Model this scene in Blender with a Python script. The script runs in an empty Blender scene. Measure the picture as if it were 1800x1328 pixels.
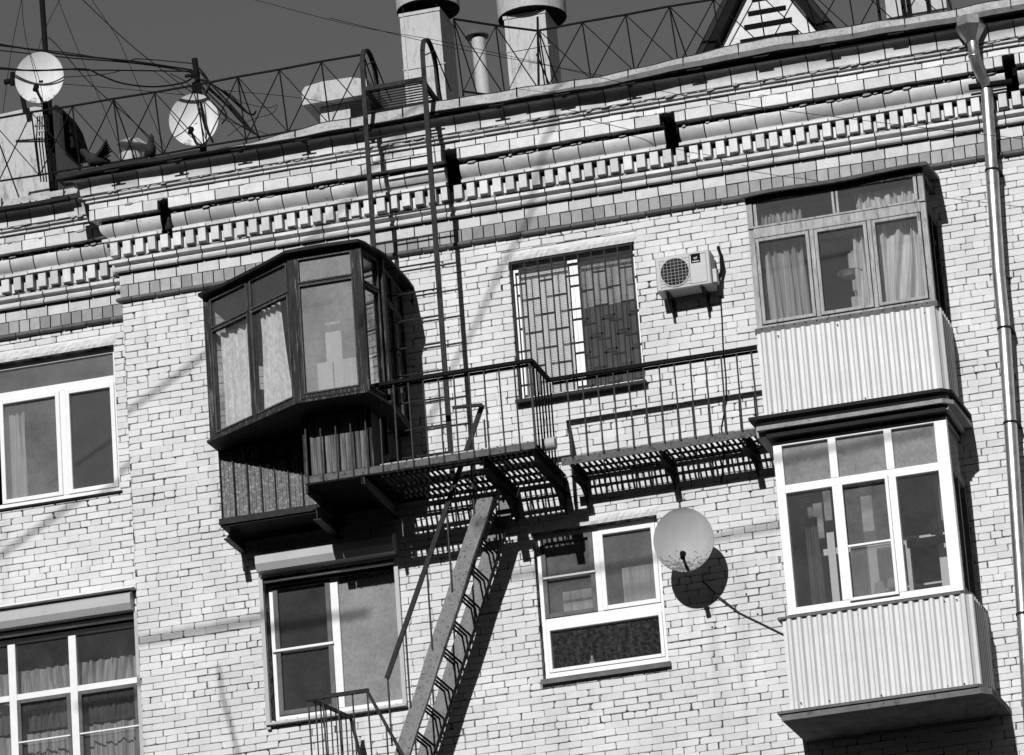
import bpy, math, random
from mathutils import Vector, Matrix, noise as mnoise
R = math.radians
rnd = random.Random(7)
scene = bpy.context.scene
# ------------------------------------------------------------------ camera
F_PX, DIST, HC = 9000.0, 55.9, 20.0
YAW, PIT, ROL = R(-14.44), R(19.02), R(4.21)
cy, sy, cp, sp, cr, sr = math.cos(YAW), math.sin(YAW), math.cos(PIT), math.sin(PIT), math.cos(ROL), math.sin(ROL)
FW = Vector((sy*cp, cy*cp, sp)); RT = Vector((cy, -sy, 0)); DN = -(RT.cross(FW))
AX, AY = RT*cr + DN*sr, -RT*sr + DN*cr
CAM = Vector((0, 0, HC)) - FW*DIST
cd = bpy.data.cameras.new('camera'); cam = bpy.data.objects.new('camera', cd)
scene.collection.objects.link(cam); scene.camera = cam
m = Matrix((AX, -AY, -FW)).transposed().to_4x4(); m.translation = CAM; cam.matrix_world = m
cd.sensor_width = 36.0; cd.lens = 36.0*F_PX/1800.0; cd.clip_start = 1.0; cd.clip_end = 3000.0
def at(px, py, Y=0.0):          # the point of the plane y=Y seen at a pixel of the 1800 px photograph
    d = AX*((px-900)/F_PX) + AY*((py-664)/F_PX) + FW
    t = (Y-CAM.y)/d.y
    return CAM + d*t
# ------------------------------------------------------------------ light
SUN = Vector((0.065, 1.0, -0.56)).normalized()
w = bpy.data.worlds.new('World'); scene.world = w; w.use_nodes = True
nt = w.node_tree; nt.nodes.clear()
sk = nt.nodes.new('ShaderNodeTexSky'); sk.sky_type = 'NISHITA'; sk.sun_disc = False
sk.dust_density = 0.0; sk.air_density = 1.0; sk.sun_elevation = R(29.2); sk.sun_rotation = R(183.7)
sep = nt.nodes.new('ShaderNodeSeparateColor'); bg = nt.nodes.new('ShaderNodeBackground'); ow = nt.nodes.new('ShaderNodeOutputWorld')
nt.links.new(sk.outputs[0], sep.inputs[0]); nt.links.new(sep.outputs[0], bg.inputs[0]); nt.links.new(bg.outputs[0], ow.inputs[0])
bg.inputs[1].default_value = 0.062
sl = bpy.data.lights.new('sun', 'SUN'); sl.energy = 4.45; sl.angle = R(0.5); sl.color = (1, 1, 1)
so = bpy.data.objects.new('sun', sl); scene.collection.objects.link(so)
so.rotation_euler = SUN.to_track_quat('-Z', 'Y').to_euler(); so.location = (0, -20, 40)
scene.view_settings.view_transform = 'Standard'; scene.view_settings.look = 'None'
scene.view_settings.exposure = 0.0; scene.view_settings.gamma = 1.0
# ------------------------------------------------------------------ materials
def nodes(name):
    mt = bpy.data.materials.new(name); mt.use_nodes = True
    n = mt.node_tree.nodes; l = mt.node_tree.links
    return mt, n, l, n['Principled BSDF']
def g(v): return (v, v, v, 1)
def noise(n, l, co, scale, detail=6, rough=.6, stretch=None):
    t = n.new('ShaderNodeTexNoise'); t.inputs['Scale'].default_value = scale
    t.inputs['Detail'].default_value = detail; t.inputs['Roughness'].default_value = rough
    if stretch:
        mp = n.new('ShaderNodeMapping'); mp.inputs['Scale'].default_value = stretch
        l.new(co, mp.inputs[0]); l.new(mp.outputs[0], t.inputs['Vector'])
    else: l.new(co, t.inputs['Vector'])
    return t.outputs['Fac']
def mrange(n, l, src, a, b, c, d, clamp=True):
    t = n.new('ShaderNodeMapRange'); t.clamp = clamp
    for i, v in enumerate((a, b, c, d)): t.inputs[i+1].default_value = v
    l.new(src, t.inputs[0]); return t.outputs[0]
def mth(n, l, op, a, b):
    t = n.new('ShaderNodeMath'); t.operation = op
    for i, v in enumerate((a, b)):
        if isinstance(v, (int, float)): t.inputs[i].default_value = v
        else: l.new(v, t.inputs[i])
    return t.outputs[0]
def surf(name, base, rough=.7, metal=0, var=.15, vscale=6, island=0, bump=.0, bscale=60, dirt=0, dscale=3, dval=.1,
         stretch=None, spec=.4, dth=.55, dw=.08):
    mt, n, l, p = nodes(name)
    co = n.new('ShaderNodeTexCoord').outputs['Object']
    f = noise(n, l, co, vscale, 7, .65, stretch)
    v = mth(n, l, 'MULTIPLY', mrange(n, l, f, .25, .75, 1-var, 1+var), base)
    if island:
        gi = n.new('ShaderNodeNewGeometry').outputs['Random Per Island']
        v = mth(n, l, 'MULTIPLY', v, mrange(n, l, gi, 0, 1, 1-island, 1+island))
    if dirt:
        d = noise(n, l, co, dscale, 10, .75, stretch)
        k = mth(n, l, 'MULTIPLY', mrange(n, l, d, dth, dth+dw, 0, 1), dirt)
        mx = n.new('ShaderNodeMix'); l.new(k, mx.inputs[0]); l.new(v, mx.inputs[2]); mx.inputs[3].default_value = dval
        v = mx.outputs[0]
    l.new(v, p.inputs['Base Color'])
    p.inputs['Roughness'].default_value = rough; p.inputs['Metallic'].default_value = metal
    p.inputs['Specular IOR Level'].default_value = spec
    if bump:
        b = n.new('ShaderNodeBump'); b.inputs['Strength'].default_value = bump; b.inputs['Distance'].default_value = .01
        l.new(noise(n, l, co, bscale, 8, .7, stretch), b.inputs['Height']); l.new(b.outputs[0], p.inputs['Normal'])
    return mt
def glass(name, dust_sheen=.1, dval=.5, scale=3, rough=.03, tint=.96, refl=1.45, streak=None, fine=None, fc=(.3, .7, .7, 1.3)):
    mt, n, l, p = nodes(name); n.remove(p)
    out = n['Material Output']
    co = n.new('ShaderNodeTexCoord').outputs['Object']
    tr = n.new('ShaderNodeBsdfTransparent'); tr.inputs[0].default_value = g(tint)
    gl = n.new('ShaderNodeBsdfGlossy'); gl.inputs[0].default_value = g(.9); gl.inputs[1].default_value = rough
    lw = n.new('ShaderNodeLayerWeight'); lw.inputs[0].default_value = .5
    fr_ = mth(n, l, 'ADD', mth(n, l, 'MULTIPLY', mth(n, l, 'POWER', lw.outputs['Facing'], 5.0), .8), .16)
    m1 = n.new('ShaderNodeMixShader'); l.new(fr_, m1.inputs[0]); l.new(tr.outputs[0], m1.inputs[1]); l.new(gl.outputs[0], m1.inputs[2])
    df = n.new('ShaderNodeBsdfDiffuse'); df.inputs[0].default_value = g(dval)
    a = noise(n, l, co, scale, 10, .7, streak); b = noise(n, l, co, fine or scale*14, 6, .8)
    k = mth(n, l, 'MULTIPLY', mrange(n, l, a, .3, .72, .6, 1.4), mrange(n, l, b, *fc))
    k = mth(n, l, 'MULTIPLY', k, dust_sheen)  # diffuse layer: dust together with grey reflections painted in
    m2 = n.new('ShaderNodeMixShader'); l.new(k, m2.inputs[0]); l.new(m1.outputs[0], m2.inputs[1]); l.new(df.outputs[0], m2.inputs[2])
    l.new(m2.outputs[0], out.inputs[0])
    return mt
def brick_mat():
    mt, n, l, p = nodes('painted_brick')
    co = n.new('ShaderNodeTexCoord').outputs['Object']
    gi = n.new('ShaderNodeNewGeometry').outputs['Random Per Island']
    v = mrange(n, l, gi, 0, 1, .60, .68)
    v = mth(n, l, 'MULTIPLY', v, mrange(n, l, noise(n, l, co, 1.1, 8, .6), .3, .7, .84, 1.08))
    v = mth(n, l, 'MULTIPLY', v, mrange(n, l, noise(n, l, co, 22, 8, .75), .3, .7, .93, 1.05))
    # worn paint and soot specks
    k = mth(n, l, 'MULTIPLY', mrange(n, l, noise(n, l, co, 9, 12, .85), .63, .72, 0, 1), .7)
    mx = n.new('ShaderNodeMix'); l.new(k, mx.inputs[0]); l.new(v, mx.inputs[2]); mx.inputs[3].default_value = .22
    st = mth(n, l, 'MULTIPLY', mrange(n, l, noise(n, l, co, 1.6, 5, .5, (2.6, 1, .2)), .56, .78, 0, 1), .45)
    m2 = n.new('ShaderNodeMix'); l.new(st, m2.inputs[0]); l.new(mx.outputs[0], m2.inputs[2]); m2.inputs[3].default_value = .3
    l.new(m2.outputs[0], p.inputs['Base Color']); p.inputs['Roughness'].default_value = .85; p.inputs['Specular IOR Level'].default_value = .25
    b = n.new('ShaderNodeBump'); b.inputs['Strength'].default_value = .5; b.inputs['Distance'].default_value = .012
    l.new(noise(n, l, co, 45, 8, .7), b.inputs['Height']); l.new(b.outputs[0], p.inputs['Normal'])
    return mt
M = {}
M['brick'] = brick_mat()
M['mortar'] = surf('mortar', .26, .95, var=.5, vscale=9, bump=.6, bscale=50, dirt=.97, dscale=8, dval=.03, dth=.47, dw=.06, spec=.1)
M['plaster'] = surf('plaster', .62, .9, var=.12, vscale=8, bump=1.0, bscale=26, dirt=.6, dscale=14, dval=.2, dth=.6, spec=.1)
M['tile'] = surf('glazed_tile', .47, .42, var=.18, vscale=7, island=.22, bump=.25, bscale=18, dirt=.75, dscale=12, dval=.14, dth=.58, dw=.14, spec=.35)
M['tile_mid'] = surf('plain_tile', .43, .5, var=.16, vscale=9, island=.18, bump=.3, bscale=30, dirt=.7, dscale=12, dval=.12, dth=.6, spec=.3)
M['tile_dark'] = surf('dull_tile', .25, .55, var=.2, vscale=9, island=.32, bump=.3, bscale=30, dirt=.5, dscale=12, dval=.08, dth=.6, spec=.3)
M['tile_bead'] = surf('bead_tile', .075, .55, var=.3, vscale=10, island=.3, bump=.4, bscale=40, spec=.3)
M['grime'] = surf('grime', .012, .95, var=.6, vscale=20, bump=1, bscale=60, spec=.02)
M['hole'] = surf('hole_shade', .008, 1, var=.3, spec=0)  # shade inside the holes, put into a near-black colour
M['iron'] = surf('rusty_iron', .022, .65, var=.5, vscale=14, bump=.5, bscale=80, dirt=.6, dscale=22, dval=.09, dth=.58, spec=.15)
M['iron_plate'] = surf('rusty_painted_plate', .10, .6, var=.25, vscale=10, bump=.5, bscale=70, dirt=.85, dscale=24, dval=.02, dth=.53, dw=.05, spec=.2)
M['iron_dark'] = surf('black_iron', .008, .75, var=.4, vscale=14, bump=.3, spec=.06)
M['rod'] = surf('grey_iron_rod', .04, .55, var=.5, vscale=20, bump=.5, bscale=90, spec=.15)
M['galv'] = surf('galvanised_sheet', .50, .38, metal=.9, var=.3, vscale=6, bump=.4, bscale=6, dirt=.5, dscale=14, dval=.12, dth=.57, dw=.12)
M['roof_metal'] = surf('weathered_roof_metal', .36, .6, var=.3, vscale=7, bump=.8, bscale=35, dirt=.7, dscale=32, dval=.12, dth=.53, spec=.25)
M['roof_sheet'] = surf('grey_roof_sheet', .2, .6, var=.3, vscale=3, bump=.3, bscale=10)
M['dark_metal'] = surf('dark_edge_metal', .014, .65, var=.4, vscale=8, bump=.5, bscale=25, spec=.12)
M['grey_metal'] = surf('grey_edge_metal', .10, .6, var=.4, vscale=6, bump=.5, bscale=18, spec=.2)
M['vent_metal'] = surf('pale_vent_metal', .42, .5, var=.35, vscale=5, bump=.5, bscale=12, dirt=.9, dscale=5, dval=.09, dth=.5, dw=.16, spec=.2, stretch=(1.6, 1.6, .5))
M['corr'] = surf('pale_corrugated_metal', .53, .42, var=.08, vscale=2.2, bump=.12, bscale=5, dirt=.25, dscale=6, dval=.25, dth=.6, dw=.2, stretch=(1.6, 1, .3))
M['corr_dark'] = surf('speckled_corrugated_metal', .12, .5, var=.8, vscale=40, bump=.6, bscale=60, dirt=.9, dscale=26, dval=.38, dth=.53, dw=.1, spec=.2)
M['pvc'] = surf('white_window_frame', .70, .35, var=.06, vscale=5, dirt=.2, dscale=12, dval=.35, dth=.6)
M['old_wood'] = surf('flaking_painted_wood', .36, .8, var=.4, vscale=10, bump=.9, bscale=40, dirt=.8, dscale=11, dval=.05, dth=.55, dw=.09, stretch=(2.2, 2.2, .4), spec=.1)
M['dark_wood'] = surf('dark_weathered_wood', .028, .75, var=.7, vscale=14, bump=.9, bscale=40, stretch=(4, 4, .22), dirt=.85, dscale=10, dval=.22, dth=.54, dw=.1, spec=.12)
M['plank'] = surf('weathered_plank', .12, .8, var=.9, vscale=10, island=.3, bump=1, bscale=30, stretch=(6, 6, .2), dirt=.8, dscale=7, dval=.012, dth=.53, spec=.1)
def dish_mat(name='pale_dish_paint', b0=.30, b1=.37, sc=36, rv=.05, amt=.85, lw_=.04):
    mt, n, l, p = nodes(name)
    co = n.new('ShaderNodeTexCoord').outputs['Object']; sx = n.new('ShaderNodeSeparateXYZ'); l.new(co, sx.inputs[0])
    lo = mrange(n, l, sx.outputs[2], -.30, .12, .16, -.13)
    d = mth(n, l, 'ADD', noise(n, l, co, sc, 9, .75), lo)
    d = mth(n, l, 'ADD', d, mth(n, l, 'MULTIPLY', mth(n, l, 'SUBTRACT', noise(n, l, co, 7, 3, .5), .5), .25))
    k = mrange(n, l, d, .60, .60+lw_, 0, amt)
    v = mrange(n, l, noise(n, l, co, 4, 6, .6, (2, 1, .4)), .3, .7, b0, b1)
    mx = n.new('ShaderNodeMix'); l.new(k, mx.inputs[0]); l.new(v, mx.inputs[2]); mx.inputs[3].default_value = rv
    l.new(mx.outputs[0], p.inputs['Base Color']); p.inputs['Roughness'].default_value = .55; p.inputs['Specular IOR Level'].default_value = .2
    return mt
M['dish'] = dish_mat()
M['dish_white'] = dish_mat('white_dish_paint', .5, .66, 11, .16, .85, .12)
M['plastic'] = surf('pale_plastic', .38, .4, var=.08, vscale=4, dirt=.4, dscale=14, dval=.2, dth=.58, spec=.3)
M['logo'] = surf('dark_label', .008, .8, var=.1, spec=.02)
M['white'] = surf('white_mark', .7, .5, var=.02)
M['curtain'] = surf('thin_curtain', .66, .9, var=.35, vscale=5, stretch=(5, 5, .12))  # vertical streaks put fold shading into the colour
M['curtain2'] = surf('grey_curtain', .42, .9, var=.55, vscale=5, stretch=(5, 5, .12))  # stronger streaks, fold shading again held in the colour
M['lace'] = surf('lace_curtain', .78, .9, var=.35, vscale=30, bump=.4, bscale=80, stretch=(1, 1, .5))
M['blind'] = surf('white_blind', .85, .6, var=.04)
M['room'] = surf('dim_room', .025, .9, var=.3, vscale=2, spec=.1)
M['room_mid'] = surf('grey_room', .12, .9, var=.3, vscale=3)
M['cable'] = surf('black_cable', .008, .6, var=.2, spec=.08)
M['concrete'] = surf('balcony_concrete', .33, .9, var=.25, vscale=5, bump=.8, bscale=25, dirt=.5, dscale=7, dval=.12, dth=.55, spec=.1)
M['pigeon'] = surf('pigeon_feather', .03, .8, var=.5, vscale=30, spec=.1)
M['pigeon_pale'] = surf('pale_feather', .35, .8, var=.3, vscale=30)
M['slab_concrete'] = surf('dark_slab_concrete', .15, .9, var=.3, vscale=5, bump=.8, bscale=25, dirt=.6, dscale=7, dval=.05, dth=.53, spec=.1)
M['opp_wall'] = surf('dark_render', .10, .9, var=.3, vscale=.3)
M['opp_glass'] = surf('dark_window_glass', .03, .15, var=.2, vscale=.2)
M['moulding'] = surf('grey_moulding', .26, .7, var=.3, vscale=8, bump=.6, bscale=30, dirt=.6, dscale=14, dval=.08, dth=.56, spec=.2)
M['bead_wood'] = surf('worn_bead_wood', .07, .8, var=.8, vscale=18, bump=.6, bscale=40, stretch=(3, 3, .4), dirt=.6, dscale=14, dval=.2, dth=.56, dw=.1, spec=.1)
M['stair_plate'] = surf('rusty_stair_plate', .19, .6, var=.25, vscale=9, bump=.5, bscale=70, dirt=.9, dscale=30, dval=.03, dth=.55, dw=.06, spec=.2)
M['ground'] = surf('asphalt', .06, .9, var=.3, vscale=.8, bump=.5, bscale=30)
M['g_clear'] = glass('clear_glass', .05, .4)
M['g_clean'] = glass('cleaner_glass', .025, .4)
M['g_bay'] = glass('streaked_bay_glass', .24, .5, 2.6, streak=(1.2, 1, .5))
M['g_dust_sheen'] = glass('dusty_sheen_glass', .12, .5, 2.2)
M['g_milky'] = glass('milky_dust_sheen_glass', .40, .42, 1.8)  # milky grey covers both dust and mirrored sky
M['g_dim'] = glass('dim_glass', .05, .45, 2.2)
M['g_speck'] = glass('tree_reflection_glass', .05, .4, 3.5, fine=22, fc=(.42, .7, .3, 2.0), streak=(2.5, 1, .5))  # streaky noise stands in for trees mirrored in the pane
# ------------------------------------------------------------------ mesh helpers
COL = scene.collection
class MB:
    def __init__(s): s.v = []; s.f = []
    def add(s, vs, fs):
        o = len(s.v); s.v += [tuple(v) for v in vs]; s.f += [tuple(i+o for i in f) for f in fs]; return s
    def hexa(s, p):   # 8 points: bottom ring 0-3, top ring 4-7
        return s.add(p, [(3, 2, 1, 0), (4, 5, 6, 7), (0, 1, 5, 4), (1, 2, 6, 5), (2, 3, 7, 6), (3, 0, 4, 7)])
    def box(s, x0, x1, y0, y1, z0, z1):
        return s.hexa([(x0, y0, z0), (x1, y0, z0), (x1, y1, z0), (x0, y1, z0), (x0, y0, z1), (x1, y0, z1), (x1, y1, z1), (x0, y1, z1)])
    def bbox(s, x0, x1, y0, y1, z0, z1, b=.004):   # box with the front edges chamfered
        y = y0+b
        return s.add([(x0+b, y0, z0+b), (x1-b, y0, z0+b), (x1-b, y0, z1-b), (x0+b, y0, z1-b),
                      (x0, y, z0), (x1, y, z0), (x1, y, z1), (x0, y, z1), (x0, y1, z0), (x1, y1, z0), (x1, y1, z1), (x0, y1, z1)],
                     [(0, 1, 2, 3), (4, 5, 1, 0), (5, 6, 2, 1), (6, 7, 3, 2), (7, 4, 0, 3), (8, 9, 5, 4), (9, 10, 6, 5), (10, 11, 7, 6), (11, 8, 4, 7), (11, 10, 9, 8)])
    def bar(s, p, q, w, h, up=(0, 0, 1)):   # square section bar, w sideways, h along up
        p, q = Vector(p), Vector(q); d = (q-p).normalized(); u = Vector(up)
        if abs(d.dot(u)) > .98: u = Vector((0, 1, 0))
        a = d.cross(u).normalized()*w/2; b = a.cross(d).normalized()*h/2
        return s.hexa([p-a-b, p+a-b, q+a-b, q-a-b, p-a+b, p+a+b, q+a+b, q-a+b])
    def tube(s, pts, r, n=8, cap=True):
        pts = [Vector(p) for p in pts]; rr = r if isinstance(r, (list, tuple)) else [r]*len(pts)
        o = len(s.v); ref = None
        for i, p in enumerate(pts):
            d = (pts[min(i+1, len(pts)-1)]-pts[max(i-1, 0)]).normalized()
            if ref is None: ref = Vector((0, 0, 1)) if abs(d.z) < .9 else Vector((0, 1, 0))
            a = d.cross(ref).normalized(); ref = a.cross(d).normalized()
            for k in range(n):
                t = 2*math.pi*k/n; s.v.append(tuple(p+(a*math.cos(t)+ref*math.sin(t))*rr[i]))
        for i in range(len(pts)-1):
            for k in range(n):
                k2 = (k+1) % n; s.f.append((o+i*n+k, o+i*n+k2, o+(i+1)*n+k2, o+(i+1)*n+k))
        if cap:
            s.f.append(tuple(o+k for k in range(n))[::-1]); s.f.append(tuple(o+(len(pts)-1)*n+k for k in range(n)))
        return s
    def prism(s, poly, a0, a1, axis='y'):   # polygon extruded along an axis
        n = len(poly); P = []
        for a in (a0, a1):
            for (u, v) in poly: P.append({'y': (u, a, v), 'x': (a, u, v), 'z': (u, v, a)}[axis])
        return s.add(P, [tuple(range(n)), tuple(range(2*n-1, n-1, -1))]+[(i, i+n, (i+1) % n+n, (i+1) % n) for i in range(n)])
    def grid(s, fn, nu, nv):
        o = len(s.v)
        for j in range(nv+1):
            for i in range(nu+1): s.v.append(tuple(fn(i/nu, j/nv)))
        for j in range(nv):
            for i in range(nu):
                a = o+j*(nu+1)+i; s.f.append((a, a+1, a+nu+2, a+nu+1))
        return s
    def lathe(s, prof, c, ax, n=32):        # prof: (radius, height along ax)
        ax = Vector(ax).normalized(); c = Vector(c)
        a = ax.orthogonal().normalized(); b = ax.cross(a); o = len(s.v)
        for (r, h) in prof:
            for k in range(n):
                t = 2*math.pi*k/n; s.v.append(tuple(c+ax*h+(a*math.cos(t)+b*math.sin(t))*r))
        for i in range(len(prof)-1):
            for k in range(n):
                k2 = (k+1) % n; s.f.append((o+i*n+k, o+i*n+k2, o+(i+1)*n+k2, o+(i+1)*n+k))
        return s
    def build(s, name, mat, parent=None, smooth=False, loc=None):
        me = bpy.data.meshes.new(name)
        me.from_pydata(s.v, [], s.f)
        me.materials.append(mat); me.validate(); me.update()
        import bmesh
        bm = bmesh.new(); bm.from_mesh(me); bmesh.ops.recalc_face_normals(bm, faces=bm.faces[:]); bm.to_mesh(me); bm.free()
        if smooth:
            for p in me.polygons: p.use_smooth = True
            me.set_sharp_from_angle(angle=R(35))
        o = bpy.data.objects.new(name, me); COL.objects.link(o)
        if parent is not None: o.parent = parent
        return o
def tag(o, label, cat, group=None):
    o['label'] = label; o['category'] = cat
    if group: o['group'] = group
    return o
def thing(name, label, cat, loc=(0, 0, 0), group=None):
    o = bpy.data.objects.new(name, None); COL.objects.link(o); o.empty_display_size = .2
    o.location = loc   # empties stay unscaled; children are given in world coordinates
    o['origin'] = list(loc)
    return tag(o, label, cat, group)
def part(mb, name, mat, parent, smooth=False, label=None):
    """mesh given in world coordinates, parented under a thing or a part"""
    org = Vector((0, 0, 0)); p = parent
    while p is not None: org += Vector(p.location); p = p.parent
    mb.v = [(v[0]-org.x, v[1]-org.y, v[2]-org.z) for v in mb.v]
    o = mb.build(name, mat, parent, smooth)
    if label: o['label'] = label
    return o
def split(mb, name, mat, parent, smooth=False):
    """every separate piece of the mesh becomes a part of its own"""
    n = len(mb.v); up = list(range(n))
    def find(a):
        while up[a] != a: up[a] = up[up[a]]; a = up[a]
        return a
    for f in mb.f:
        for b in f[1:]: up[find(f[0])] = find(b)
    comp = {}
    for f in mb.f: comp.setdefault(find(f[0]), []).append(f)
    out = []
    for fs in comp.values():
        m2 = MB(); idx = {}
        for f in fs:
            for i in f:
                if i not in idx: idx[i] = len(m2.v); m2.v.append(mb.v[i])
            m2.f.append(tuple(idx[i] for i in f))
        out.append(part(m2, name, mat, parent, smooth))
    return out
def solo(mb, name, mat, label, cat, group=None, smooth=False):
    return tag(mb.build(name, mat, None, smooth), label, cat, group)
# ------------------------------------------------------------------ ground
gnd = MB().box(-1500, 1500, -1500, 1500, -1, 0).build('ground', M['ground']); gnd['kind'] = 'structure'
# unseen block added behind the camera to deepen shadows; it shows in the glass
OB = bpy.data.objects.new('added_shade_block', None); COL.objects.link(OB); OB.location = (0, -78, 0)
tag(OB, 'added unseen dark block across the street that deepens the facade shadows', 'building')
mb = MB(); mb.box(-130, 130, -92, -78, 0, 44.5); part(mb, 'wall', M['opp_wall'], OB)
mb = MB()
for fl_ in range(15):
    for i in range(-32, 32): mb.box(i*4+.9, i*4+2.9, -78.0, -77.93, 1.6+fl_*3.05, 3.3+fl_*3.05)
ww_ = part(mb, 'windows', M['opp_glass'], OB); ww_['kind'] = 'stuff'
mb = MB(); mb.box(-130.3, 130.3, -92.3, -77.6, 44.503, 45.1); part(mb, 'roof', M['dark_metal'], OB)
# ------------------------------------------------------------------ the building
X_COR, REC = -4.44, .55
B = thing('brick_building', 'white painted brick apartment block with a pale tiled cornice filling the picture', 'building', (0, 0, 0))
def wall_sheet(mb, x0, x1, z0, z1, Y, ops, depth=.5):
    xs = sorted({x0, x1, *[v for o in ops for v in o[:2]]}); zs = sorted({z0, z1, *[v for o in ops for v in o[2:4]]})
    for i in range(len(xs)-1):
        for j in range(len(zs)-1):
            cx, cz = (xs[i]+xs[i+1])/2, (zs[j]+zs[j+1])/2
            if any(o[0] < cx < o[1] and o[2] < cz < o[3] for o in ops): continue
            mb.add([(xs[i], Y, zs[j]), (xs[i+1], Y, zs[j]), (xs[i+1], Y, zs[j+1]), (xs[i], Y, zs[j+1])], [(0, 1, 2, 3)])
def reveal(mb, o, Y, depth):
    a, b, c, d = o[:4]; y1 = Y+depth
    for q in ([(a, Y, c), (a, y1, c), (a, y1, d), (a, Y, d)], [(b, Y, c), (b, Y, d), (b, y1, d), (b, y1, c)],
              [(a, Y, d), (a, y1, d), (b, y1, d), (b, Y, d)], [(a, Y, c), (b, Y, c), (b, y1, c), (a, y1, c)]):
        mb.add(q, [(0, 1, 2, 3)])
def bricks(mb, x0, x1, z0, z1, Y, ops, lint=()):
    row = 0; z = z0; CH = .0772
    blocks = [o[:4] for o in ops]+list(lint)
    while z < z1-.02:
        hdr = row % 6 == 0; L = .125 if hdr else .258
        off = (0 if row % 2 else L/2) + rnd.uniform(-.02, .02) + (.065 if hdr else 0)
        x = x0 - L + off % L; wob = rnd.uniform(-.0025, .0025)
        while x < x1:
            jv = lambda: rnd.choice((.0004, .001, .0018, .0025, .0036, .0075)); a, b = x+jv(), x+L-jv()
            jh = lambda: rnd.choice((.0006, .001, .0016, .0024, .0032, .0042)); c, d = z+jh()+wob, z+CH-jh()+wob
            x += L
            a, b = max(a, x0), min(b, x1); d = min(d, z1)
            op = max(0, mnoise.noise(Vector((x*1.3, Y*3, z*2.2)))*1.0+mnoise.noise(Vector((x*5, 7, z*9)))*.6)
            if rnd.random() < .5: d -= op*.009
            if rnd.random() < .4: b -= op*.018
            segs = [(a, b, c, d)]
            for (p, q, r_, s_) in blocks:
                ns = []
                for (u, v, e, f) in segs:
                    if p < v and q > u and r_ < f and s_ > e:
                        if p > u: ns.append((u, p, e, f))
                        if q < v: ns.append((q, v, e, f))
                        if r_ > e+.012: ns.append((max(u, p), min(v, q), e, r_))
                        if s_ < f-.012: ns.append((max(u, p), min(v, q), s_, f))
                    else: ns.append((u, v, e, f))
                segs = ns
            for (u, v, c, d) in segs:
                if v-u < .015 or d-c < .01: continue
                y = Y - .004 - abs(rnd.gauss(0, .0022)); ch = rnd.uniform(.003, .007)
                j = lambda k=.0022: rnd.uniform(-k, k)
                t1, t2 = j(.003), j(.003)
                k_ = [min(rnd.choice((.003, .004, .006, .009, .014+.02*min(1, op))), (d-c)*.35, (v-u)*.3) for _ in range(4)]
                def ring(i_, yy, jj):
                    P = [(u+i_, c+i_+k_[0]), (u+i_+k_[0], c+i_), (v-i_-k_[1], c+i_), (v-i_, c+i_+k_[1]), (v-i_, d-i_-k_[2]), (v-i_-k_[2], d-i_), (u+i_+k_[3], d-i_), (u+i_, d-i_-k_[3])]
                    return [(p+j(jj), yy, q+j(jj)+t1+(t2-t1)*(p-u)/(v-u)) for p, q in P]
                mb.add(ring(ch, y, .0018)+ring(0, y+ch, .0018)+ring(0, Y+.014, 0),
                       [(0, 1, 2, 3, 4, 5, 6, 7)]+[(8+i, 8+(i+1) % 8, (i+1) % 8, i) for i in range(8)]+[(16+i, 16+(i+1) % 8, 8+(i+1) % 8, 8+i) for i in range(8)])
        z += CH; row += 1
WA = (-2.965, -1.465, 16.53, 18.15); WB = (.10, 1.485, 16.56, 18.2); WC = (.06, 1.48, 19.72, 21.34)
WL1 = (-6.7, -4.76, 19.60, 21.34); WL2 = (-6.7, -4.66, 15.3, 18.40)
main_ops = [WA, WB, WC]
left_ops = [WL1, WL2]
DU, DL = (3.15, 4.6, 18.95, 21.0), (3.2, 4.6, 15.8, 18.3)      # balcony door openings behind the glazed balconies
BD = (-2.75, -1.6, 18.75, 20.95)
main_ops += [DU, DL, BD]
holes = [(1.965, 2.115, 22.29, 22.61), (-.53, -.375, 22.27, 22.60), (-3.885, -3.755, 22.30, 22.61), (5.76, 5.9, 22.30, 22.62)]
XR = 9.0
mb = MB(); wall_sheet(mb, X_COR, XR, 10.0, 21.6, .009, main_ops)
for o in main_ops: reveal(mb, o, .012, .45)
mb.add([(X_COR, 0, 10), (X_COR, REC+.4, 10), (X_COR, REC+.4, 22.9), (X_COR, 0, 22.9)], [(0, 1, 2, 3)])
mb.box(X_COR, XR, .5, .9, 0, 9.99)
part(mb, 'mortar_bed', M['mortar'], B)
mb = MB(); wall_sheet(mb, -9.5, X_COR, 10.0, 21.6, REC+.009, left_ops)
for o in left_ops: reveal(mb, o, REC+.012, .4)
part(mb, 'mortar_bed', M['mortar'], B)
LINT = [(-.02, 1.52, 21.34, 21.455), (.02, 1.52, 18.2, 18.31)]
mb = MB(); bricks(mb, X_COR, 7.2, 14.6, 21.60, 0, main_ops, LINT)
wallo = part(mb, 'brick_wall', M['brick'], B)
mb = MB(); bricks(mb, -8.0, X_COR-.004, 14.6, 21.60, REC, left_ops, [(-6.9, -4.72, 21.34, 21.47), (-6.9, -4.62, 18.42, 18.47)])
part(mb, 'brick_wall', M['brick'], B, label='recessed brick wall at the left')
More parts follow.
